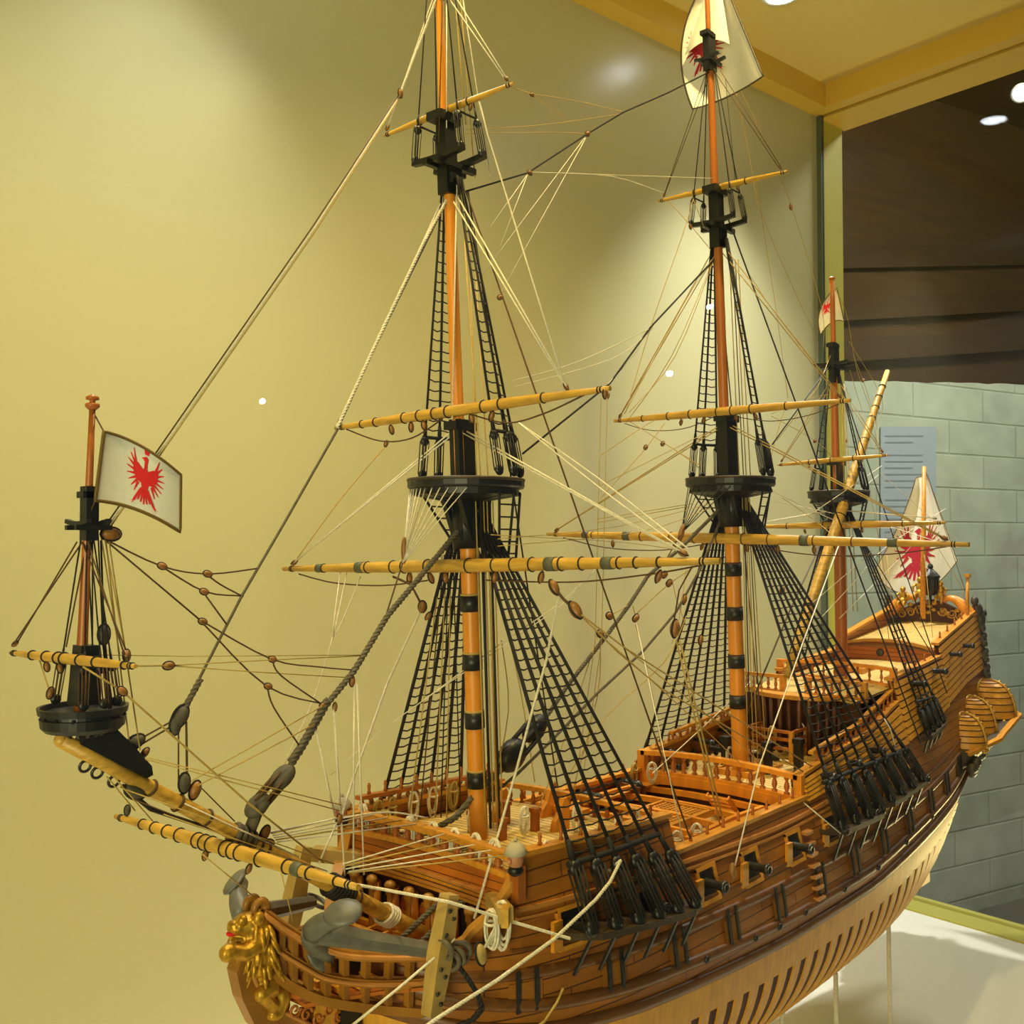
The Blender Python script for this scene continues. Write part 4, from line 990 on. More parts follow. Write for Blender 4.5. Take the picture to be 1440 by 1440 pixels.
# backstays
rope('backstay', [Y(658, 268, .008), V(.30, .128, .485)], .001, 'tar'); rope('backstay', [Y(655, 268, -.004), hp(.205, .49, -1, .0)], .0009, 'brown')
rope('backstay', [Y(1022, 302, -.006), hp(.83, .50, -1, .02)], .0011, 'tar'); rope('backstay', [V(mmx(1.2), .008, 1.2), hp(.80, .53, 1)], .0009, 'brown')
rope('backstay', [V(mzx(1.06), -.006, 1.06), hp(1.02, .55, -1, .01)], .0009, 'tar')
rope('backstay', [V(mzx(.85), -.01, .85), hp(1.03, .60, -1, 0)], .0008, 'tar')
# crow's foot at the fore and main tops
ap = Y(566, 792, .02)
for k in range(10):
    a = math.radians(118+62*k/9); rope('crowfoot_line', [ap, V(ft[0]+.055*math.cos(a), .055*math.sin(a), ft[2]-.003)], .00055, 'hemp')
for k in range(6): rope('crowfoot_line', [ap, V(ft[0]+.055*math.cos(math.radians(180+9*k)), .055*math.sin(math.radians(180+9*k)), ft[2]-.003)], .00055, 'hemp')
part('crowfoot_euphroe', MB().ball(ap+V(.002, 0, .012), (.003, .003, .013)), 'block'); rope('crowfoot_tail', [ap, Y(542, 868)], .0008, 'brown')
ap2 = Y(958, 750, .01)
for k in range(8):
    a = math.radians(130+80*k/7); rope('crowfoot_line', [ap2, V(mt[0]+.057*math.cos(a), .057*math.sin(a), mt[2]-.004)], .0006, 'tar')
part('crowfoot_euphroe', MB().ball(ap2, (.004, .004, .014), V(0, 0, 1).rotation_difference(V(.5, 0, 1)).to_matrix()), 'block')
rope('crowfoot_tail', [ap2, Y(935, 790)], .0008, 'brown')

# ------------------------------------------------------------------ running rigging
def pix(p):
    d = V(p)-CAM; w = d.dot(FW); return 720+FPX*d.dot(RT)/w, 720-FPX*d.dot(UP)/w
def snap(p):
    """a line end drawn beside a yard is made fast on that yard"""
    u, v = pix(p); best = (7.5, None)
    for key, (A, B, r, o) in YD.items():
        for t in lins(.02, .98, 49):
            q = A+(B-A)*t; a, b = pix(q); d = math.hypot(a-u, b-v)
            if d < best[0]: best = (d, q-V(0, 0, r*.6))
    return best[1] if best[1] is not None else p
def lines(name, L, r=.0006, m='hemp', y=0.0):
    for pts in L:
        q = [Y(p[0], p[1], p[2] if len(p) > 2 else y) for p in pts]
        q[0], q[-1] = snap(q[0]), snap(q[-1])
        rope(name, smooth(q, 4) if len(q) > 2 else q, r, m)
def to_yard(key, t, dz=.004): return yp(key, t, dz)
ry = lambda key: (YD[key][0], YD[key][1])
# lifts
for key, fx, zc_, t, r, m_ in (('fc', mfx, .905, (.035, .94), .0008, 'hemp'), ('mc', mmx, .955, (.03, .955), .0008, 'hempd'), ('ft', mfx, 1.13, (.02, .87), .0008, 'hemp'), ('mt', mmx, 1.19, (.03, .96), .0007, 'hempd'), ('fg', mfx, 1.33, (.03, .95), .0006, 'hemp'), ('mg', mmx, 1.43, (.05, .95), .0005, 'brown'), ('zt', mzx, 1.05, (.04, .95), .0006, 'hempd'), ('ss', lambda z: sx(z), zx-.01, (.04, .93), .0006, 'brown'), ('cj', mzx, .85, (.05, .95), .0007, 'hemp')):
    for i, tt in enumerate(t):
        s = 1 if i == 0 else -1; q = to_yard(key, tt, .007); 
        a = V(fx(zc_)-(.003 if key == 'ss' else .008), s*(.004 if key == 'ss' else .008), zc_)
        for e in (-.0018, .0022):
            pts = [a+V(0, e*2, 0), q+V(e, e, 0)]; rope('yard_lift', pts, r, m_)
        block(q, a-q, .0066 if key in ('fc', 'mc') else .0052 if key in ('ft', 'mt') else .0042, name='lift_block')
# bright topsail-lift pair and tye falls at fore topmast
rope('halyard', [yp('fg', .76, -.004), X(686, 190, -.014), X(735, 350, -.025), yp('ft', .87, .006)], .0008, 'hemp')
for u0, u1 in ((655, 690), (663, 683), (668, 700)): rope('halyard', [Y(u0-3, 320, -.004), Y(u1-12, 700, -.012), Y(u1, 1150, -.02)], .0007, 'hempd')
rope('halyard', [X(643, 230, -.02), X(636, 590, -.028)], .0009, 'hemp')
for u0, v0, u1, v1, m_ in ((640, 0, 655, 175, 'hempd'), (648, -20, 690, 250, 'hemp'), (646, -20, 668, 250, 'hempd'), (622, -10, 617, 200, 'brown'), (628, 5, 628, 180, 'hemp')): rope('halyard', [Y(u0, v0, -.006), Y(u1, v1, -.008)], .0006, m_)
for k, (u, m_, r) in enumerate(((690, 'tar', .0014), (694, 'hempd', .0008), (699, 'hempd', .0008), (703, 'tar', .001), (707, 'hempd', .0007), (683, 'hempd', .0008))): rope('halyard', [Y(u-14, 705, -.02), Y(u, 1165, -.02)], r, m_)
for k, u in enumerate((575, 590, 612, 620, 628, 648)): rope('halyard', [Y(622+k*3, 780, .04), Y(u, 1150, .05)], .0007, ('hempd', 'brown', 'hempd', 'tar', 'hempd', 'tar')[k])
for k, u in enumerate((1052, 1056, 1060, 1066, 1072, 1078)): rope('halyard', [Y(1044+k*2, 700, -.02), Y(u, 1075, -.02)], .0008, ('hempd', 'tar', 'hempd', 'hempd', 'brown', 'hempd')[k])
for k, u in enumerate((1040, 1046, 1050, 1056)): rope('halyard', [Y(1026+k*4, 365, -.006), Y(u, 680, -.012)], .0007, ('hempd', 'brown', 'hempd', 'hempd')[k])
for k, u in enumerate((1192, 1200, 1206)): rope('halyard', [Y(1183+k*2, 540, -.008), Y(u, 860, -.02)], .0007, 'hempd')
rope('halyard', [Y(1020, 110), Y(1034, 255)], .0004, 'tar')
# braces and bowlines (light lines between masts)
lines('brace', [[(748, 132), (810, 142), (876, 157)], [(748, 134), (795, 166)], [(722, 119), (748, 132)], [(655, 182), (760, 176), (876, 160)], [(655, 188), (782, 186), (826, 189)]], .0004, 'hempd')
block(Y(748, 133), (1, 0, .2), .0045)
lines('brace', [[(742, 245), (690, 318)], [(742, 245), (704, 345)], [(826, 190), (700, 420)], [(825, 190), (668, 400)], [(745, 242), (860, 248), (932, 271)], [(745, 242), (860, 246), (1010, 251)]], .0004, 'hemp')
block(X(703, 418, .0), (1, 0, .4), .005)
lines('brace', [[(715, 537), (815, 508), (918, 460)], [(720, 545), (860, 505), (918, 462)], [(855, 540), (890, 500), (915, 463)]], .0005, 'hemp')
block(yp('ft', .985, -.004), (0, 0, 1), .006); block(Y(855, 556), (0, 0, 1), .005)
for u in (852, 843): rope('brace', [Y(u+2, 560, -.12), Y(u-6, 900, -.02), Y(u-40, 1150, 0)], .0004, 'hempd')
lines('brace', [[(726, 592, -.04), (842, 673, -.13), (968, 772, -.26)], [(726, 592, -.04), (838, 682, -.13), (965, 777, -.26)]], .0007, 'hemp')
lines('clew_line', [[(690, 752), (880, 763), (965, 776)], [(700, 758), (870, 740), (1000, 708)], [(700, 768), (900, 748), (1000, 714)]], .0004, 'hempd', -.05)
rope_s('foot_rope', [yp('ft', .05, -.003), yp('ft', .2, -.020), yp('ft', .33, -.021), yp('ft', .45, -.006)], .0008, 'brown')
rope_s('foot_rope', [yp('ft', .55, -.005), yp('ft', .68, -.018), yp('ft', .8, -.014), yp('ft', .93, -.002)], .0008, 'brown')
rope_s('foot_rope', [yp('fc', .05, -.006), yp('fc', .16, -.016), yp('fc', .30, -.019), yp('fc', .42, -.014)], .0008, 'brown')
rope_s('foot_rope', [yp('fc', .56, -.014), yp('fc', .74, -.016), yp('fc', .88, -.010), yp('fc', .97, -.003)], .0008, 'brown')
for key, r in (('mc', .0008), ('mt', .0006)):
    rope_s('foot_rope', [yp(key, .05, -.005), yp(key, .18, -.018), yp(key, .33, -.019), yp(key, .45, -.008)], r, 'brown'); rope_s('foot_rope', [yp(key, .55, -.008), yp(key, .7, -.018), yp(key, .85, -.014), yp(key, .96, -.003)], r, 'brown')
# hanging blocks on the yards
for key, ts, s in (('fc', (.375, .43, .465, .58, .68, .90), .0072), ('ft', (.25, .33, .38, .56, .63), .0066), ('mc', (.2, .37, .44, .55, .62, .7), .0066), ('mt', (.32, .42, .56, .64), .006), ('fg', (.3, .7), .0044), ('mg', (.3, .64), .0042), ('ss', (.34, .45), .0046), ('zt', (.3, .6), .004), ('cj', (.3, .6), .005), ('sp', (.44, .62), .0055)):
    for t in ts: block(yp(key, t, -YD[key][2]-s*.7, -.001), (random.uniform(-.3, .3), random.uniform(-.4, .4), 1), s, name='yard_block')
# clew blocks and lines of the fore course
c1 = X(594, 853, -.03); block(c1, (.3, .5, -1), .0075); block(X(602, 866, -.03), (.3, -.5, 1), .006)
rope('pendant', [yp('fc', .33, -.01), X(578, 822, -.03), c1], .0012, 'brown')
cable('tack_line', [X(590, 862, -.03), Y(545, 960, .06), Y(495, 1100, .03), Y(481, 1145, 0)], .0011, 'hemp', .006)
c2 = X(779, 826, -.03); block(c2, (0, .6, 1), .0085); c3 = X(809, 858, -.03); block(c3, (0, .8, 1), .010)
rope('pendant', [c2, X(792, 842, -.03), c3], .0013, 'brown')
rope('sheet_line', [c3, Y(870, 918, -.10), Y(930, 968, -.09), hp(.49, .51, -1)], .0008, 'hempd'); rope('sheet_line', [X(818, 865, -.03), Y(880, 912, -.10), hp(.52, .51, -1)], .0008, 'hempd')
cable('tack_line', [X(785, 840, -.03), Y(768, 930, -.10), Y(745, 1012, -.10), Y(727, 1080, -.09), Y(667, 1292, -.082)], .0012, 'hemp', .006)
lines('bunt_line', [[(479, 806), (470, 870), (468, 900)], [(490, 805), (474, 870), (468, 897)], [(507, 811), (482, 872), (468, 896)], [(468, 895), (440, 985), (398, 1078)]], .0006, 'hemp', .14)
lines('bow_line', [[(443, 1021), (470, 1145)], [(469, 994), (479, 1145)]], .0009, 'hemp')
block(Y(477, 1152), (0, 0, 1), .006); block(Y(495, 958), (0, 0, 1), .0062); block(Y(455, 992), (1, 0, 0), .006); block(Y(471, 994), (0, 0, 1), .005)
lines('bow_line', [[(480, 1156), (485, 1232)], [(474, 1156), (448, 1215)], [(498, 962), (497, 1230)], [(502, 962), (512, 1230)]], .0008, 'hemp')
lines('bow_line', [[(478, 1150), (400, 1166), (372, 1172)], [(482, 1150), (545, 1142), (600, 1150)]], .0008, 'hemp')
# crow's-foot between sprit topmast and fore topmast stay
lines('crowfoot_line', [[(145, 757), (227, 796), (293, 807), (364, 799)], [(228, 797), (288, 832), (342, 838)], [(290, 807), (310, 822), (342, 839)], [(286, 833), (320, 880)], [(145, 757), (285, 875)], [(285, 874), (382, 927), (450, 938), (495, 942)], [(285, 876), (375, 965), (455, 990)], [(383, 928), (395, 950), (452, 990)], [(376, 966), (385, 995), (422, 1050)]], .0007, 'brown')
for u, v in ((228, 796), (292, 807), (287, 832), (285, 874), (383, 927), (377, 965)): block(Y(u, v), (1, 0, -.3), .0052)
# spritsail topsail braces
S1 = yp('ss', .985); bb1 = Y(237, 936, -.04); block(bb1, (1, 0, 0), .006)
rope('brace', [S1, bb1], .0006, 'hempd'); rope('brace', [bb1, Y(380, 928), Y(512, 922)], .0005, 'hempd'); rope('brace', [bb1, Y(360, 945), Y(493, 953)], .0005, 'hempd')
rope('brace', [yp('ss', .03), Y(260, 923), Y(512, 921)], .0004, 'hempd')
q1 = Y(172, 972, -.03); block(q1, (1, 0, -.8), .0055); rope('sheet_line', [yp('ss', .62, -.004), q1], .0007, 'hempd'); rope('sheet_line', [q1, Y(198, 995, -.02), Y(350, 1130, -.01), Y(455, 1213)], .0008, 'hempd')
q2 = yp('ss', .36, -.025); block(q2, (.3, 0, 1), .0055); rope('sheet_line', [yp('ss', .25), q2], .0006, 'hempd')
for k, (u0, u1, v1) in enumerate(((118, 93, 910), (124, 130, 915), (132, 145, 905), (136, 168, 920), (140, 176, 912), (142, 181, 1040), (146, 197, 1055))): rope('halyard', [Y(u0+6, 752), Y(u1, v1, -.006)], .00055, ('brown', 'tar', 'tar', 'hempd', 'hempd', 'hempd', 'hempd')[k])
block(Y(146, 892), (0, 0, 1), .008, 'stay2'); rope('halyard', [Y(142, 760), Y(146, 885)], .0008, 'tar'); rope('halyard', [Y(146, 900), Y(152, 960), Y(155, 1000)], .0014, 'brown')
block(Y(178, 922), (0, 0, 1), .006)
# spritsail yard gear
for u0, v0, u1, v1, m_ in ((205, 1065, 480, 1132, 'hempd'), (205, 1068, 478, 1140, 'hempd'), (270, 1098, 453, 993, 'hempd'), (278, 1105, 443, 1018, 'hempd'), (150, 1092, 190, 1140, 'hempd'), (158, 1090, 215, 1155, 'hempd'), (190, 1125, 360, 1192, 'brown'), (170, 1108, 470, 1215, 'hempd'), (260, 1130, 420, 1205, 'hemp'), (230, 1145, 460, 1225, 'hempd'), (280, 1105, 330, 1155, 'brown')):
    rope('running_line', [Y(u0, v0, -.012), Y(u1, v1, -.006)], .0005, m_)
rope('running_line', [Y(283, 1200, -.03), Y(358, 1262, -.01)], .0005, 'hempd'); rope('running_line', [Y(395, 1225, -.02), Y(412, 1296, -.02)], .0005, 'hempd')
rope('bobstay', [Y(172, 1105), Y(212, 1138), Y(345, 1182)], .0018, 'tar'); block(Y(190, 1112), (.8, 0, -.5), .010, 'stay2')
for u, v in ((128, 1070), (145, 1085), (168, 1098)): part('iron_eye', MB().ring(bsp(u)-bup*.0075, V(0, 1, .2), .004, .0011), 'gun')
block(Y(372, 1172), (.4, 0, .6), .0075); block(Y(378, 1186), (1, 0, -.2), .007); block(yp('sp', .06, .008), (0, 0, 1), .006, 'stay2')
# falls running from the bowsprit blocks in to the beakhead rail
for k, (u0, v0, yb, zb_) in enumerate(((382, 1172, .09, .531), (384, 1175, .07, .532), (386, 1178, .05, .533), (388, 1181, .03, .534), (390, 1184, .01, .534), (482, 1215, -.03, .533), (484, 1218, -.05, .532), (486, 1222, -.07, .531), (490, 1226, -.09, .530), (488, 1228, -.112, .530))): rope('running_line', [Y(u0, v0), V(-.056, yb, zb_)], .00065, 'hemp' if k % 3 else 'hempd')
# anchor cables and rope through the head
for dy in (0, .022): cable('anchor_cable', [V(-.105, -.02-dy, .448), V(-.055, -.035-dy, .482)], .0026, 'stay', .012)
mb = MB()
for k in range(4): mb.ring(bsp(540+3.2*k), bdir+V(0, .2, -.3), .0092, .0016, 14, 6)
part('rope_lashing', mb, 'hemp')
# ropes over the port bow
hy = -.118
cable('mooring_line', [Y(476, 1240, -.01), Y(540, 1251, -.05), Y(630, 1268, -.105), Y(720, 1296, -.128), Y(802, 1320, -.15)], .0013, 'hemp', .007)
cable('mooring_line', [hp(.058, .492, -1, .004), Y(873, 1210, -.150), Y(858, 1240, -.157), Y(838, 1265, -.158), Y(780, 1320, -.152), Y(700, 1378, -.14), Y(618, 1430, -.125), Y(560, 1470, -.11)], .0015, 'hemp', .008)
rope('mooring_line', [Y(640, 1320, -.105), Y(612, 1346, -.10), Y(560, 1390, -.09), Y(495, 1442, -.07)], .0011, 'hemp')
rope('mooring_line', [Y(792, 1390, -.142), Y(783, 1410, -.142), Y(766, 1436, -.142), Y(745, 1452, -.142)], .0012, 'hempd')
# sheets down the port side amidships
rope('sheet_line', [Y(1182, 760, -.05), Y(1129, 904, -.10), Y(1067, 1080, -.128), Y(1030, 1232, -.148)], .0009, 'hemp'); part('line_block', MB().ball(Y(1030, 1225, -.15), (.004, .004, .009)), 'block')
rope('sheet_line', [Y(894, 872), Y(931, 1046, -.11), Y(962, 1186, -.126)], .0006, 'hemp')
rope('sheet_line', [Y(918, 1087, -.118), Y(1000, 1012, -.02), Y(1056, 958, .05)], .0006, 'hemp'); rope('sheet_line', [Y(1122, 1122, -.12), Y(1182, 1172, -.156)], .0009, 'hemp')
for o in (0, 5): rope('tackle_fall', [Y(951+o, 900, -.1), Y(976+o, 1004, -.1), Y(1014+o, 1165, -.1)], .0011, 'hempd')
block(Y(949, 884, -.1), (.2, 0, 1), .011); rope('tackle_fall', [Y(948, 872, -.1), Y(955, 830, -.15), yp('fc', .955, -.004)], .0008, 'brown')
lines('brace', [[(860, 906), (985, 1020), (1060, 1092)], [(862, 898), (1000, 1010), (1075, 1078)]], .0006, 'hempd', -.04)
# blocks and lines about the main stay
for u, v in ((857, 866), (844, 891), (894, 869), (941, 820), (934, 808)): block(Y(u, v), (1, 0, random.uniform(-.6, .6)), .0075)
lines('running_line', [[(857, 866), (886, 850)], [(894, 868), (890, 852)], [(896, 862), (940, 822), (975, 798)], [(894, 878), (920, 990), (935, 1090)], [(844, 895), (840, 980), (800, 1130)], [(840, 895), (790, 1050), (752, 1150)], [(965, 866), (935, 930), (855, 1005), (800, 1090)], [(700, 835), (730, 960), (752, 1100)], [(705, 900), (715, 1000), (690, 1120)]], .0006, 'hempd')
lines('running_line', [[(838, 800, -.12), (790, 850, -.09), (720, 900, -.03), (560, 1010, .05), (465, 1090, .09)], [(830, 806, -.12), (790, 846, -.09), (690, 915, -.01), (575, 1000, .05)]], .0005, 'hemp')
lines('running_line', [[(540, 630), (480, 700), (418, 785)]], .0006, 'hempd', .1)
block(Y(543, 624, .09), (.6, 0, 1), .005)
# main topsail/topgallant lines
lines('running_line', [[(940, 285), (972, 318), (1000, 352)], [(975, 280), (960, 330), (915, 460), (880, 580)], [(975, 280), (990, 320)], [(1003, 368), (950, 500), (885, 580)], [(1000, 372), (945, 500), (880, 585)], [(1000, 366), (960, 430), (878, 582)]], .0005, 'hempd')
block(Y(971, 319), (-.5, 0, 1), .005)
lines('running_line', [[(1063, 252), (1075, 330), (1092, 440), (1108, 560)], [(1063, 280), (1095, 360), (1150, 480)], [(1098, 250), (1113, 290), (1155, 430), (1158, 490)], [(1035, 130), (1050, 200), (1066, 290)], [(1038, 120), (1095, 235)], [(1050, 380), (1090, 440), (1158, 528)]], .0004, 'hempd')
block(Y(1112, 291), (-.3, 0, 1), .0062)
lines('running_line', [[(888, 592), (960, 640), (985, 660)], [(885, 594), (985, 655)], [(845, 640), (905, 600), (925, 592)], [(840, 685), (990, 610)], [(845, 700), (900, 640), (935, 595)], [(840, 735), (970, 712)], [(840, 730), (975, 708)], [(1085, 585), (1150, 622), (1175, 640)], [(1085, 582), (1140, 560), (1165, 555)], [(1100, 700), (1150, 735), (1180, 760)]], .0005, 'hempd')
for u, v in ((908, 629), (932, 624), (1146, 620), (1069, 780), (1190, 620)): block(Y(u, v), (1, 0, .4), .0058)
lines('running_line', [[(1085, 690), (1200, 740), (1305, 742)], [(1090, 705), (1230, 735), (1350, 762)], [(1125, 900), (1200, 820), (1245, 770), (1330, 715)], [(1180, 870), (1280, 770), (1300, 742)], [(1140, 850), (1210, 790), (1265, 738)], [(1145, 720), (1240, 655)], [(1150, 745), (1235, 668)], [(1238, 665), (1305, 725), (1345, 758)]], .0005, 'hemp', -.03)
lines('running_line', [[(1195, 520), (1210, 570), (1235, 640)], [(1200, 500), (1222, 560), (1240, 640)], [(1190, 545), (1225, 700), (1255, 870)], [(1194, 480), (1240, 560), (1232, 600)], [(1170, 400), (1190, 440), (1205, 520), (1230, 590)]], .0004, 'hempd', -.015)
block(Y(1214, 535), (.5, 0, .8), .0055); block(Y(1240, 640, -.03), (0, 0, 1), .005)
for u in (1238, 1247, 1300): rope('running_line', [Y(u, 780, -.02), Y(u+12, 900, -.05)], .0005, 'hempd')
rope('ensign_line', [ET, hp(1.24, .70, -1)], .0005, 'brown'); rope('running_line', [Y(1298, 735, -.03), Y(1355, 830, -.06), Y(1362, 880, -.078)], .0005, 'hempd')
lines('running_line', [[(965, 800), (955, 870), (945, 905)], [(945, 815), (952, 845), (965, 880)], [(1108, 560), (1085, 640), (1082, 700)]], .0005, 'hempd')
for u, v in ((962, 843), (985, 900), (1100, 830)): block(Y(u, v), (.3, 0, 1), .0075)
lines('running_line', [[(1260, 880), (1275, 960), (1290, 1010)], [(1215, 1010), (1262, 1055)]], .0006, 'hemp', -.06)
rope('running_line', [Y(1243, 1010, -.12), Y(1252, 1025, -.13), Y(1262, 1060, -.135)], .0009, 'hemp')
# coils hung on the rails
def coil(p, s=1.0, m='hemp', ax=(1, 0, 0)):
    p = V(p); ax = V(ax).normalized(); u = ax.cross(V(0, 0, 1)).normalized(); mb = MB()
    for k in range(4):
        o = ax*(random.uniform(-.002, .002)*s)+u*random.uniform(-.0015, .0015)*s; h = (.014+random.uniform(-.002, .003))*s; w = (.0055+random.uniform(-.001, .0015))*s
        mb.tube([p+o+u*(w*math.sin(a))+V(0, 0, -h+h*math.cos(a)) for a in lins(0, 2*PI, 19)[:-1]], .0011*s, 6, closed=True)
    c = part('rope_coil', mb, m)
    sub('coil_turn', MB().ring(p+V(0, 0, -.010*s), V(0, 0, 1), .0045*s, .0012*s, 12, 5), m, c)
for y in (.095, .06, .025, -.005, -.035, -.06, -.085): coil(V(-.050, y, .537), 1.0, 'hemp' if random.random() < .7 else 'hempd')
for x in (-.02, .0, .03, .06, .09, .12): coil(hp(x, .533, 1, -.008), 1.0, random.choice(('hemp', 'hempd')), (0, 1, 0))
for x in (-.01, .07, .1, .13): coil(hp(x, .531, -1, -.006), .8, 'hemp', (0, 1, 0))
for p in ((.052, -.03, .536), (.03, .02, .53), (.11, -.05, .53), (.43, .1, .50), (.45, .085, .50), (.56, .03, .512), (.56, -.01, .512), (.56, -.03, .512), (.63, .0, .535), (.68, -.02, .535), (.22, -.1, .49), (.26, -.1, .49)): coil(p, .9, random.choice(('hemp', 'hempd')), (random.choice((0, 1)), 1, 0))
for k in range(10): part('rope_pile', MB().tube([V(-.03+.02*math.cos(a*1.0)*random.uniform(.3, 1), -.04+.012*k+.012*math.sin(a), .511+.0016*(k % 3)) for a in lins(0, 5.8, 14)], .0014, 6), 'hempd' if k % 2 else 'stay')
# cathead with its tackle
CH = part('cathead', MB().beam(V(-.045, -.07, .485), V(-.085, -.128, .490), .013, .013), 'bolt')
sub('cathead_cap', MB().box(V(-.0855, -.1285, .490), (.015, .006, .015), Matrix.Rotation(.6, 3, 'Z')), 'goldp', CH)
for k in range(3): sub('cat_tackle', MB().tube([V(-.088+.003*k, -.124, .488), V(-.094+.003*k, -.112, .462)], .0011, 5), 'hemp', CH)
block(V(-.096, -.110, .457), (0, .3, 1), .010, 'bolt', None, 'cat_block')
coil(V(-.080, -.118, .498), 1.2, 'hemp'); coil(V(-.088, -.114, .492), 1.1, 'hemp')
SBC = part('cathead', MB().beam(V(-.045, .07, .485), V(-.085, .128, .490), .013, .013), 'bolt')
for k, (u, v) in enumerate(((625, 1335), (640, 1345), (632, 1352), (648, 1338))): part('rope_lashing', MB().ring(Y(u, v, -.104), (1, .4*k, .3), .008, .0022, 14, 6), 'stay')
cable('anchor_cable', [Y(640, 1352, -.105), Y(655, 1372, -.112), Y(672, 1398, -.116), Y(678, 1418, -.118), Y(665, 1434, -.116), Y(640, 1444, -.11), Y(610, 1445, -.10)], .0026, 'tar', .013)
cable('anchor_cable', [V(-.05, -.03, .46), V(-.09, -.05, .455), V(-.125, -.085, .458)], .002, 'tar', .012)

# ------------------------------------------------------------------ anchors (held by the ship: things of their own)
def anchor(sd, label):
    cr, rg = (V(-.209, -.034, .488) if sd < 0 else V(-.226, .036, .489)), V(-.118, sd*.088, .4595)
    A = thing('anchor', label, 'anchor', cr, 'anchors at the bow')
    d = (rg-cr).normalized(); dn = V(.05, sd*.75, .66); dn = (dn-d*dn.dot(d)).normalized(); sdv = d.cross(dn)
    obj('shank', MB().tube([cr+d*t for t in lins(0, (rg-cr).length, 6)], [.0092, .0085, .0078, .0072, .0066, .0062], 8, rot=PI/8, sm=False), M['iron'], A)
    for s in (1, -1):
        # arms curve back along the shank in the near-vertical plane
        pts = []
        for t in lins(0, 1, 8):
            a = t*1.05; pts.append(cr+dn*(s*.034*math.sin(a))+d*(.046*(1-math.cos(a))))
        arm = obj('arm', MB().tube(pts, lins(.0100, .0062, 8), 10), M['iron'], A)
        t2 = (pts[-1]-pts[-3]).normalized(); nn = t2.cross(sdv)
        c = pts[-2]+nn*(-.003*s)
        q = Matrix((t2, sdv, nn.normalized())).transposed()
        obj('fluke', MB().ball(c-nn*.003*s, (.016, .0125, .0042), q, 14, 8), M['iron'], A)
    top, bot = Y(632, 1257, -.098) if sd < 0 else V(-.119, .098, .51), Y(606, 1428, -.098) if sd < 0 else V(-.14, .098, .42)
    st = obj('stock', MB().beam(top, (top+bot)/2, .0115, .011, (0, 1, 0), .0175, .014).beam((top+bot)/2, bot, .0175, .014, (0, 1, 0), .012, .011), M['bolt'], A, 'pale wooden anchor stock studded with black bolts')
    ax = (bot-top).normalized(); fr = V(-.55, sd*.83, 0).normalized(); fr = V(0, sd*1, 0)
    mb = MB()
    for k, t in enumerate((.12, .2, .32, .42, .6, .68, .8, .9)): mb.ball(top+(bot-top)*t+V(.0025 if k % 2 else -.0035, sd*.0068, 0), (.0019, .0016, .0019), n=8, m=5)
    obj('stock_bolts', mb, M['gun'], st); 
    obj('ring', MB().ring(rg+d*.012, sdv+dn*.4, .011, .0022, 18, 6), M['iron'], A)
    return A
anchor(-1, 'grey iron anchor lashed on the near bow with a bolted pale wooden stock'); anchor(1, 'dark anchor on the far side of the bow behind the gilded lion, partly hidden')

# ------------------------------------------------------------------ flags
def eagle():
    P = []
    body = [(0, .34), (.06, .26), (.11, .1), (.10, -.12), (.05, -.28), (-.05, -.28), (-.10, -.12), (-.11, .1), (-.06, .26)]
    P.append(body)
    P.append([(-.045, .25), (.045, .25), (.04, .46), (-.04, .46)])
    P.append([(-.07, .44), (.05, .42), (.06, .52), (0, .56), (-.06, .53), (-.15, .47), (-.08, .475)])
    P.append([(-.05, .60), (.06, .60), (.09, .72), (.035, .66), (.005, .74), (-.025, .66), (-.08, .72)])
    for s in (-1, 1):
        P.append([(s*.05, .22), (s*.22, .34), (s*.36, .32), (s*.34, .12), (s*.24, -.04), (s*.08, -.1)])
        for k in range(8):
            a = math.radians(72-20*k); o = (s*(.27-.012*k), .30-.055*k); L = .34-.012*k
            t = (o[0]+s*L*math.cos(a), o[1]+L*math.sin(a)); w = .036; nx, ny = -math.sin(a)*w, math.cos(a)*w
            P.append([(o[0]-s*nx, o[1]-ny), (t[0]-s*nx*.25, t[1]-ny*.25), (t[0]+s*nx*.25, t[1]+ny*.25), (o[0]+s*nx, o[1]+ny)])
        P.append([(s*.04, -.16), (s*.12, -.2), (s*.30, -.52), (s*.24, -.55)])
        for k in (-1, 0, 1): c, e = (s*.265, -.52), (s*(.34+.05*k), -.60-.05*(1-abs(k))); P.append([(c[0]-.02, c[1]), e, (c[0]+.02, c[1]+.01)])
    for k in (-2, -1, 0, 1, 2):
        P.append([(.03*k-.03, -.24), (.03*k+.03, -.24), (.085*k+.02, -.56+.03*abs(k)), (.085*k-.02, -.56+.03*abs(k))])
    return P
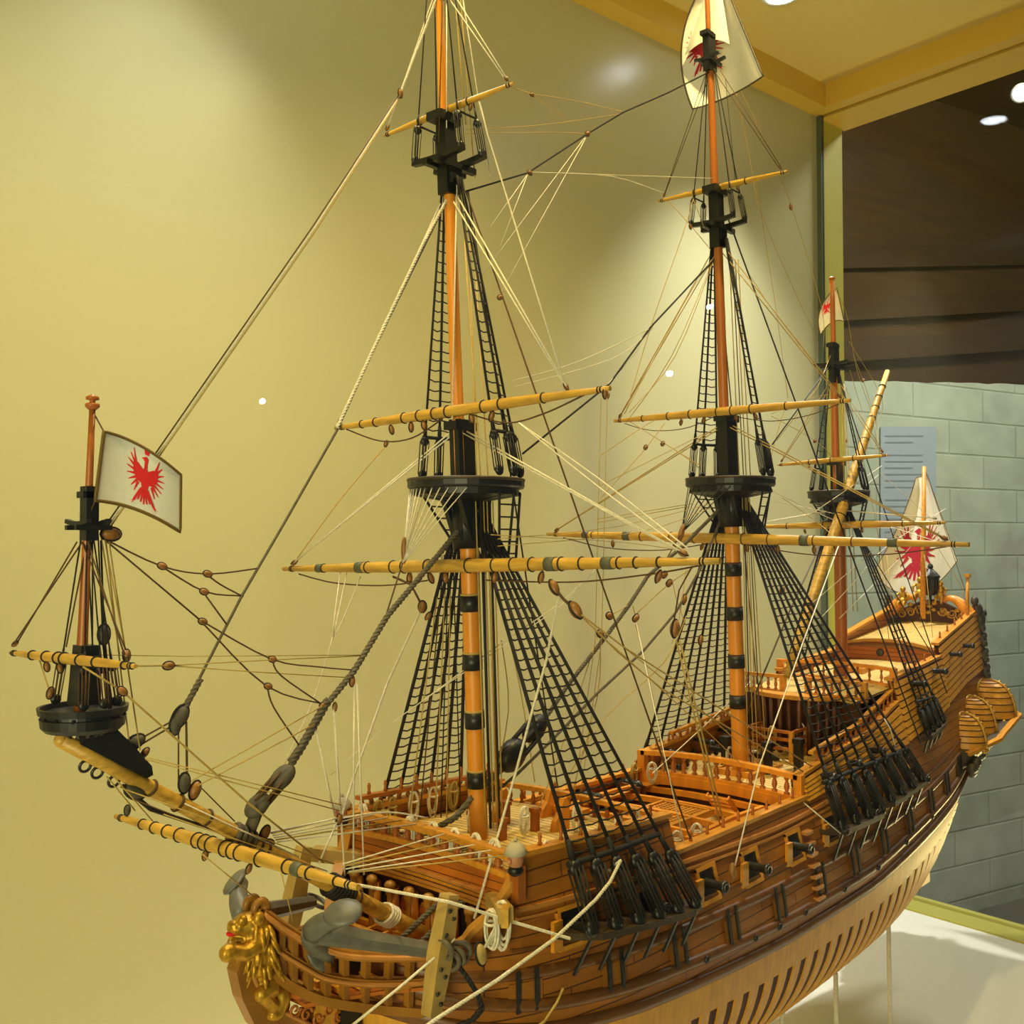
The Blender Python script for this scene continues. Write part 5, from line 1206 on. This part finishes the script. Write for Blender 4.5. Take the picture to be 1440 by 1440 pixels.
def flag(label, S, nu, nv, em_c, em_s, red='red', hem=.0013, grp='flags', borders='flagb'):
    """S(u, v) -> point of the cloth; eagle placed in u,v"""
    F = thing('flag', label, 'flag', S(0, 0), grp)
    n = (S(.6, .5)-S(.5, .5)).cross(S(.5, .6)-S(.5, .5)).normalized()
    if n.dot(CAM-S(.5, .5)) < 0: n = -n
    mb = MB()
    mb.grid([[S(u, v)+n*.0004 for u in lins(0, 1, nu)] for v in lins(0, 1, nv)]); mb.grid([[S(u, v)-n*.0004 for u in lins(0, 1, nu)] for v in lins(0, 1, nv)], True, True)
    obj('cloth', mb, M['flag'], F)
    e = [S(u, 0) for u in lins(0, 1, nu)]+[S(1, v) for v in lins(0, 1, nv)][1:]+[S(u, 1) for u in lins(1, 0, nu)][1:]+[S(0, v) for v in lins(1, 0, nv)][1:-1]
    obj('hem', MB().tube(e, hem, 6, closed=True), M[borders], F)
    em = MB()
    for side in (1, -1):
        for poly in eagle():
            # fan with subdivided edges so the paint follows the cloth
            c = (sum(p[0] for p in poly)/len(poly), sum(p[1] for p in poly)/len(poly)); ring = []
            for a, b in zip(poly, poly[1:]+poly[:1]):
                for t in (0, .5): ring.append((a[0]+(b[0]-a[0])*t, a[1]+(b[1]-a[1])*t))
            q = lambda p: S(min(1, max(0, em_c[0]+p[0]*em_s[0])), min(1, max(0, em_c[1]-p[1]*em_s[1])))+n*(.0009*side)
            m_ = [((p[0]+c[0])/2, (p[1]+c[1])/2) for p in ring]; k = len(ring)
            vs = [q(c)]+[q(p) for p in m_]+[q(p) for p in ring]
            fs = [[0, 1+i, 1+(i+1) % k] for i in range(k)]+[[1+i, 1+k+i, 1+k+(i+1) % k, 1+(i+1) % k] for i in range(k)]
            em.add(vs, fs)
    obj('red_eagle', em, M[red], F)
    return F
def pix_patch(TL, TR, BL, BR, bulge_t, bulge_b, left, plane):
    def S(u, v):
        a = (TL[0]+(TR[0]-TL[0])*u, TL[1]+(TR[1]-TL[1])*u-bulge_t*4*u*(1-u)); b = (BL[0]+(BR[0]-BL[0])*u, BL[1]+(BR[1]-BL[1])*u-bulge_b*4*u*(1-u))
        x = a[0]+(b[0]-a[0])*v-left*4*v*(1-v)*(1-u); y = a[1]+(b[1]-a[1])*v
        return plane(x, y, u, v)
    return S
S = pix_patch((146, 607), (254, 668), (134, 704), (253, 748), 9, 9, 0, lambda x, y, u, v: Y(x, y, -.010+.004*math.sin(u*5+.5)))
flag('small white flag with red eagle flying from the bowsprit topmast', S, 22, 14, (.56, .5), (.44, .68))
rope('flag_line', [JT+V(.002, 0, -.006), S(0, 0), S(0, 1), V(sx(zc), -.004, zc)], .0006, 'brown')
S = pix_patch((996, -34), (1014, -36), (974, 153), (1073, 107), 0, -6, 26, lambda x, y, u, v: X(x, y, .512+.022*math.sin(u*4.2)-.004*v))
flag('large white flag with red eagle hanging limp from the mainmast head', S, 22, 22, (.36, .60), (.62, .30), 'redd', .0013, borders='carve')
S2 = pix_patch((1003, -40), (1011, -40), (962, 80), (1026, 62), 12, 14, 0, lambda x, y, u, v: X(x, y, .500-.006*math.sin(u*3.1)))
o = obj('flag_fold', MB().grid([[S2(u, v) for u in lins(0, 1, 10)] for v in lins(0, 1, 10)]), M['flag'], [x for x in bpy.data.objects if x.name.startswith('flag') and x.get('label', '').startswith('large white')][0])
S = pix_patch((1288, 672), (1304, 668), (1227, 806), (1346, 789), 0, -38, -6, lambda x, y, u, v: X(x, y, 1.312+.012*math.sin(u*6)))
flag('white flag with red eagle draped behind the staff at the stern', S, 24, 18, (.47, .66), (.80, .40), 'redd', .0009)
S = pix_patch((1171, 408), (1177, 405), (1154, 470), (1187, 452), -2, 8, 10, lambda x, y, u, v: X(x, y, .862+.006*math.sin(u*4)))
flag('tiny white flag on the mizzen mast pole, the smallest of the flags', S, 12, 12, (.35, .5), (.5, .34), 'red', .0009)

# ------------------------------------------------------------------ supports under the hull
for k, (u, v, y, lab) in enumerate(((1250, 1292, -.060, 'thin pale rod under the stern, rightmost of the three hull supports'), (1176, 1372, -.062, 'thin pale rod under the hull, middle one of the three supports'), (1101, 1418, -.06, 'thin pale rod under the hull, nearest the bow of the three supports'))):
    p = Y(u, v, y); zt_ = fzk(p.x)+.03
    T = thing('support_rod', lab, 'support rod', V(p.x, p.y, 0), 'rods under the hull')
    obj('rod', MB().tube([V(p.x, p.y, 0), V(p.x-.002, p.y, p.z+.004)], .0033, 10), M['hemp'], T)
    obj('rod_foot', MB().lathe([(0, 0), (.012, 0), (.012, .003), (.004, .005)], V(p.x, p.y, 0), (0, 0, 1), 14), M['hemp'], T)

# ------------------------------------------------------------------ the glass case and the room
M['wall'] = mat('cream_case_wall', '#c8c398', .27, .04, 400, bump=.02, spec=.5)
M['ceil'] = mat('cream_ceiling', '#e2cb7c', .6, .03, 60)
M['lip'] = mat('yellow_ceiling_trim', '#dcb64c', .45)
M['floor'] = mat('white_case_floor', '#f2efe2', .5, .03, 60)
M['alu'] = mat('grey_green_edge', '#5d6650', .4)
M['jamb'] = mat('olive_jamb_paint', '#c9c050', .55, .06, 30)
M['lampring'] = mat('white_lamp_ring', '#e8e6dc', .35)
M['lamp'] = mat('lamp_light', '#f2f6ff', .4, emit=26)
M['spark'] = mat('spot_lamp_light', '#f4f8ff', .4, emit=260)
M['paper'] = mat('pale_blue_paper', '#a6b2bd', .7)  # bluish reflection put in as surface colour
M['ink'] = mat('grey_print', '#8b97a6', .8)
def glass(name, refl=1.0):
    m = bpy.data.materials.new(name); m.use_nodes = True; nt = m.node_tree; nd = nt.nodes; lk = nt.links
    nd.remove(nd['Principled BSDF']); out = nd['Material Output']
    t = nd.new('ShaderNodeBsdfTransparent'); t.inputs[0].default_value = (.975, .985, .975, 1)
    g = nd.new('ShaderNodeBsdfGlossy'); g.inputs['Roughness'].default_value = 0
    lw = nd.new('ShaderNodeLayerWeight'); lw.inputs[0].default_value = .5
    pw = nd.new('ShaderNodeMath'); pw.operation = 'POWER'; pw.inputs[1].default_value = 5; lk.new(lw.outputs['Facing'], pw.inputs[0])
    sc = nd.new('ShaderNodeMath'); sc.operation = 'MULTIPLY_ADD'; sc.inputs[1].default_value = .9; sc.inputs[2].default_value = .03; lk.new(pw.outputs[0], sc.inputs[0])
    mx = nd.new('ShaderNodeMixShader'); lk.new(sc.outputs[0], mx.inputs[0]); lk.new(t.outputs[0], mx.inputs[1]); lk.new(g.outputs[0], mx.inputs[2]); lk.new(mx.outputs[0], out.inputs[0])
    return m
M['glass'] = glass('clear_glass')
def stone():
    m = mat('pale_green_stone', '#a9b3a0', .8); nt = m.node_tree; nd = nt.nodes; lk = nt.links; b = nd['Principled BSDF']
    tc = nd.new('ShaderNodeTexCoord'); br = nd.new('ShaderNodeTexBrick'); lk.new(tc.outputs['UV'], br.inputs['Vector'])
    br.inputs['Scale'].default_value = 1; br.inputs['Brick Width'].default_value = .46; br.inputs['Row Height'].default_value = .148; br.inputs['Mortar Size'].default_value = .006
    br.inputs['Mortar Smooth'].default_value = .6
    br.inputs['Color1'].default_value = lin('#b6bea8'); br.inputs['Color2'].default_value = lin('#afb8a4'); br.inputs['Mortar'].default_value = lin('#a0a996')
    no = nd.new('ShaderNodeTexNoise'); no.inputs['Scale'].default_value = 7; no.inputs['Detail'].default_value = 7; lk.new(tc.outputs['UV'], no.inputs['Vector'])
    mx = nd.new('ShaderNodeMix'); mx.data_type = 'RGBA'; mx.blend_type = 'OVERLAY'; mx.inputs[0].default_value = .35
    lk.new(br.outputs['Color'], mx.inputs[6]); lk.new(no.outputs['Fac'], mx.inputs[7]); lk.new(mx.outputs[2], b.inputs['Base Color'])
    bp = nd.new('ShaderNodeBump'); bp.inputs['Distance'].default_value = .012; bp.inputs['Strength'].default_value = .4; bp.invert = True
    ad = nd.new('ShaderNodeMath'); ad.operation = 'MULTIPLY_ADD'; ad.inputs[1].default_value = -.5; lk.new(no.outputs['Fac'], ad.inputs[0]); lk.new(br.outputs['Fac'], ad.inputs[2])
    lk.new(ad.outputs[0], bp.inputs['Height']); lk.new(bp.outputs[0], b.inputs['Normal'])
    return m
M['stone'] = stone()
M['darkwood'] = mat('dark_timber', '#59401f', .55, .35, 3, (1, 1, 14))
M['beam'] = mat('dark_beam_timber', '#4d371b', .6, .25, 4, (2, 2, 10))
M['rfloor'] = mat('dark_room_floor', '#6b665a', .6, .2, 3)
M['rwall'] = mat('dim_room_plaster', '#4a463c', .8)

AC, NW, NG, AL = 2.1075, 1.361, .36, -.75          # corner, back wall, front pane, left end
ZC, ZL, HB = 1.866, 1.812, 1.812
def wedge(mb, a0, a1, n0, n1, z0, z1):
    P = [K(a, n, z) for a in (a0, a1) for n in (n0, n1) for z in (z0, z1)]
    return mb.add(P, [[0, 1, 3, 2], [4, 6, 7, 5], [0, 4, 5, 1], [2, 3, 7, 6], [0, 2, 6, 4], [1, 5, 7, 3]])
struct('wall_back', wedge(MB(), AL-.1, 2.207, NW, NW+.12, -.8, 2.6), M['wall'])
struct('wall_left', wedge(MB(), AL-.1, AL, NG, NW, -.02, 1.9), M['wall'])
struct('floor', wedge(MB(), AL-.1, AC, NG-.02, NW, -.05, 0), M['floor'])
# recessed ceiling with its lip all round
struct('ceiling', wedge(MB(), AL-.1, AC+.1, NG-.02, NW, ZC, ZC+.05), M['ceil'])
tr = MB()
wedge(tr, AL, AC, NW-.045, NW, ZL, ZC); wedge(tr, AL, AC, NG-.02, NG+.04, ZL, ZC); wedge(tr, AC-.035, AC, NG+.04, NW-.045, ZL, ZC); wedge(tr, AL, AL+.04, NG+.04, NW-.045, ZL, ZC)
struct('trim_1', tr, M['lip'])
struct('trim_2', wedge(MB(), AC+.008, AC+.115, NG-.3, NW, ZL-.004, ZC), M['lip'])          # header soffit beyond the pane
struct('trim_3', wedge(wedge(MB(), AC, AC+.06, NG-.3, NW, -.05, .004), AC+.06, AC+.075, NG-.3, NW, -.05, .010), M['jamb'])
struct('trim_4', wedge(MB(), AC+.008, 2.207, NW-.004, NW, .0, ZL-.004), M['jamb'])
struct('trim_5', wedge(MB(), AC-.004, AC+.008, NW-.012, NW, .0, ZL), M['alu'])
struct('window_1', wedge(MB(), AL, AC, NG, NG+.006, 0, ZL), M['glass'])
struct('window_2', wedge(MB(), AC, AC+.006, NG, NW-.012, .0, ZL), M['glass'])
# plinth under the case and room shell
struct('plinth', wedge(MB(), AL-.1, AC+.1, NG-.05, NW, -.8, -.05), M['rwall'])
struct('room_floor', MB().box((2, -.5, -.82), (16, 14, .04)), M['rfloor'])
# stone wall and dark timber beyond the end pane
def camp(r, d, z): p = V(CAM.x, CAM.y, 0)+V(RT.x, RT.y, 0)*r+V(F0.x, F0.y, 0)*d; p.z = z; return p
wa, wb = camp(.9, 3.86, 0), camp(3.25, 5.184, 0); wd = (wb-wa).normalized(); wn = V(-wd.y, wd.x, 0)
def stonewall():
    me = bpy.data.meshes.new('wall_stone'); L = (wb-wa).length; n = 40; vs = []; fs = []; top = []
    random.seed(3)
    for i in range(n+1):
        p = wa+wd*(L*i/n); zt_ = 1.421+.065*L*i/n+.004*random.uniform(-1, 1)
        for off in (0, .35):
            q = p+wn*off; vs += [(q.x, q.y, -.8), (q.x, q.y, zt_)]
    for i in range(n): b = i*4; fs += [[b, b+4, b+5, b+1], [b+1, b+5, b+7, b+3], [b+2, b+3, b+7, b+6]]
    fs += [[0, 1, 3, 2], [n*4, n*4+2, n*4+3, n*4+1]]
    me.from_pydata(vs, [], fs); uv = me.uv_layers.new(name='UV')
    for l in me.loops:
        c = V(vs[l.vertex_index]); uv.data[l.index].uv = ((c-wa).dot(wd)+(c-wa).dot(wn), c.z)
    me.materials.append(M['stone']); o = bpy.data.objects.new('wall_stone', me); COL.objects.link(o); o['kind'] = 'structure'
stonewall()
def alongw(t, off, z): p = wa+wd*t+wn*off; p.z = z; return p
def wbox(t0, t1, o0, o1, z0, z1, dz=0):
    P = [alongw(t, o, z+(dz if t == t1 else 0)) for t in (t0, t1) for o in (o0, o1) for z in (z0, z1)]
    return MB().add(P, [[0, 1, 3, 2], [4, 6, 7, 5], [0, 4, 5, 1], [2, 3, 7, 6], [0, 2, 6, 4], [1, 5, 7, 3]])
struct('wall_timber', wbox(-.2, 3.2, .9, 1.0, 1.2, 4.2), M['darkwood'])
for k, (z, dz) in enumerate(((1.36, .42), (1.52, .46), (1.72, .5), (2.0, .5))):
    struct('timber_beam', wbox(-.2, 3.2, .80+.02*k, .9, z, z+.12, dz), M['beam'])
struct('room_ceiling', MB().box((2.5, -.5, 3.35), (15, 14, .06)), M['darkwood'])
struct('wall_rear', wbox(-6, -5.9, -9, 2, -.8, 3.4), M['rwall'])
# lamps
def downlight(p, lab, R=.036, cat='ceiling spotlight', grp='spotlights in the case ceiling', m='lamp', dirv=None):
    T = thing('room_spotlight' if cat == 'room lamp' else 'ceiling_spotlight', lab, cat, p, grp)
    ax = V(dirv).normalized() if dirv else V(0, 0, -1)
    obj('lamp_ring', MB().lathe([(R*.86, -.004), (R*.88, .004), (R*1.1, .004), (R*1.16, 0), (R*1.16, -.004)], p, ax, 28), M['lampring'], T)
    obj('lamp_glass', MB().lathe([(0, .001), (R*.86, .001), (R*.86, -.003), (0, -.003)], p, ax, 28), M[m], T)
    return T
def spot(p, target, w, ang=80, blend=.6, col=(1, .93, .80), size=.02):
    l = bpy.data.lights.new('spot_light', 'SPOT'); l.energy = w; l.spot_size = math.radians(ang); l.spot_blend = blend; l.color = col; l.shadow_soft_size = size
    o = bpy.data.objects.new('spot_light', l); COL.objects.link(o); o.location = p
    o.rotation_euler = (V(target)-V(p)).to_track_quat('-Z', 'Y').to_euler(); return o
lp = Z(1098, -8, ZC-.004)
rel = lp-V(CAM.x, CAM.y, 0); la, ln = rel.dot(AD), rel.dot(ND)
for a, lab in ((la, 'round bright spotlight in the case ceiling at the top edge, right of the mainmast flag'), (la-1.08, 'round spotlight in the case ceiling above the bow, out of view')):
    p = K(a, ln, ZC-.004); downlight(p, lab, .034); spot(p-V(0, 0, .012), K(a+.1, ln-.34, 0) if a > 1 else K(a-.35, ln-.16, 0), 70 if a > 1 else 18, 92 if a > 1 else 90, .9, (1, 1, .97))
for a, lab in ((1.75, 'round spotlight in the case ceiling near the front pane above the stern'), (.95, 'round spotlight in the case ceiling near the front pane amidships'), (.2, 'round spotlight in the case ceiling near the front pane above the bow')):
    p = K(a, .62, ZC-.004); downlight(p, lab, .034); spot(p-V(0, 0, .012), K(a-.05, .95, .3), 4 if a > 1 else 26, 112, .85, (1, .76, .28))
# glowing disc added for an end-pane reflection, and room lamps mirrored by the front pane
def reflection_disc(u, v, d, lab, R, m):
    r = ray(u, v); p = CAM+r*d; return downlight(p, lab, R, 'room lamp', 'lamps of the room', m, (CAM-p))
reflection_disc(1436, 131, 4.0, 'round white room lamp at the right edge, seen through the end pane', .032, 'lamp')
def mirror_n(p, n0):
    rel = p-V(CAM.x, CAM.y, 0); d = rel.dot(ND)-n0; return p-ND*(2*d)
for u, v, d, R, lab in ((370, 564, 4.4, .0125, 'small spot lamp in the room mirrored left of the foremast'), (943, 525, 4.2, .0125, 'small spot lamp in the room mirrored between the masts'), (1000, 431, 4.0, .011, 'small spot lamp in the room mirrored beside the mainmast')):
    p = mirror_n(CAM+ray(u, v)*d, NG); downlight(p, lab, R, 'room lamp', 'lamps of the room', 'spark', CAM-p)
# unseen area lights for the room, with added warm fill
def area(p, tgt, w, s, col): 
    l = bpy.data.lights.new('room_light', 'AREA'); l.energy = w; l.size = s; l.color = col
    o = bpy.data.objects.new('room_light', l); COL.objects.link(o); o.location = p; o.rotation_euler = (V(tgt)-V(p)).to_track_quat('-Z', 'Y').to_euler(); return o
area(camp(2.4, 2.9, 3.1), camp(2.2, 4.2, .3), 72, .8, (1, .98, .86))
spot(camp(2.1, 3.6, 3.0), camp(2.25, 5.2, 1.9), 60, 40, .8, (1, .75, .4), .05)  # warm spot added for a reflected glow on the dark timber
area(K(-1.4, -.7, .75), K(1.0, 1.1, 1.45), 38, 1.0, (1, .91, .5))  # added golden fill from the left for masts, bow and ceiling
area(K(2.95, .85, -.25), K(1.75, 1.0, 1.8), 13, .45, (1, .80, .34))  # added golden fill beyond the end pane, for ceiling and stern
# bluish reflection built as a pale lined sheet on the stone wall
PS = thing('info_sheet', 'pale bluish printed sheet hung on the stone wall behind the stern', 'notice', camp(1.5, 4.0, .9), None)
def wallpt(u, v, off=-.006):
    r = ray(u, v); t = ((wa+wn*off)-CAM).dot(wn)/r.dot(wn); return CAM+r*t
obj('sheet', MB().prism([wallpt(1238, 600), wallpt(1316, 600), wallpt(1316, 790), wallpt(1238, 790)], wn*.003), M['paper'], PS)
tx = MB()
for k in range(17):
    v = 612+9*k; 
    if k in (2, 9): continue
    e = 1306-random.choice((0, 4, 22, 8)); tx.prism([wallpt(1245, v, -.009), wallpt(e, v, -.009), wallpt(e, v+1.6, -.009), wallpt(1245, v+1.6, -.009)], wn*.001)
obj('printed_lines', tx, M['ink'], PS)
# ------------------------------------------------------------------ world, camera, view
w = bpy.data.worlds.new('World'); SC.world = w; w.use_nodes = True
w.node_tree.nodes['Background'].inputs[0].default_value = (.9, .95, 1, 1); w.node_tree.nodes['Background'].inputs[1].default_value = .05
cam = bpy.data.cameras.new('camera'); co_ = bpy.data.objects.new('camera', cam); COL.objects.link(co_)
R3 = Matrix((RT, UP, -FW)).transposed(); co_.matrix_world = Matrix.Translation(CAM) @ R3.to_4x4()
cam.sensor_width = 36; cam.lens = 36*FPX/1440; cam.clip_start = .01; cam.clip_end = 60
SC.camera = co_
SC.view_settings.view_transform = 'Standard'; SC.view_settings.look = 'None'; SC.view_settings.gamma = 1; SC.view_settings.use_curve_mapping = False
SC.view_settings.exposure = 0.33
SC.cycles.use_denoising = True
SC.cycles.max_bounces = 8; SC.cycles.transparent_max_bounces = 16; SC.cycles.sample_clamp_indirect = 6; SC.cycles.caustics_reflective = False
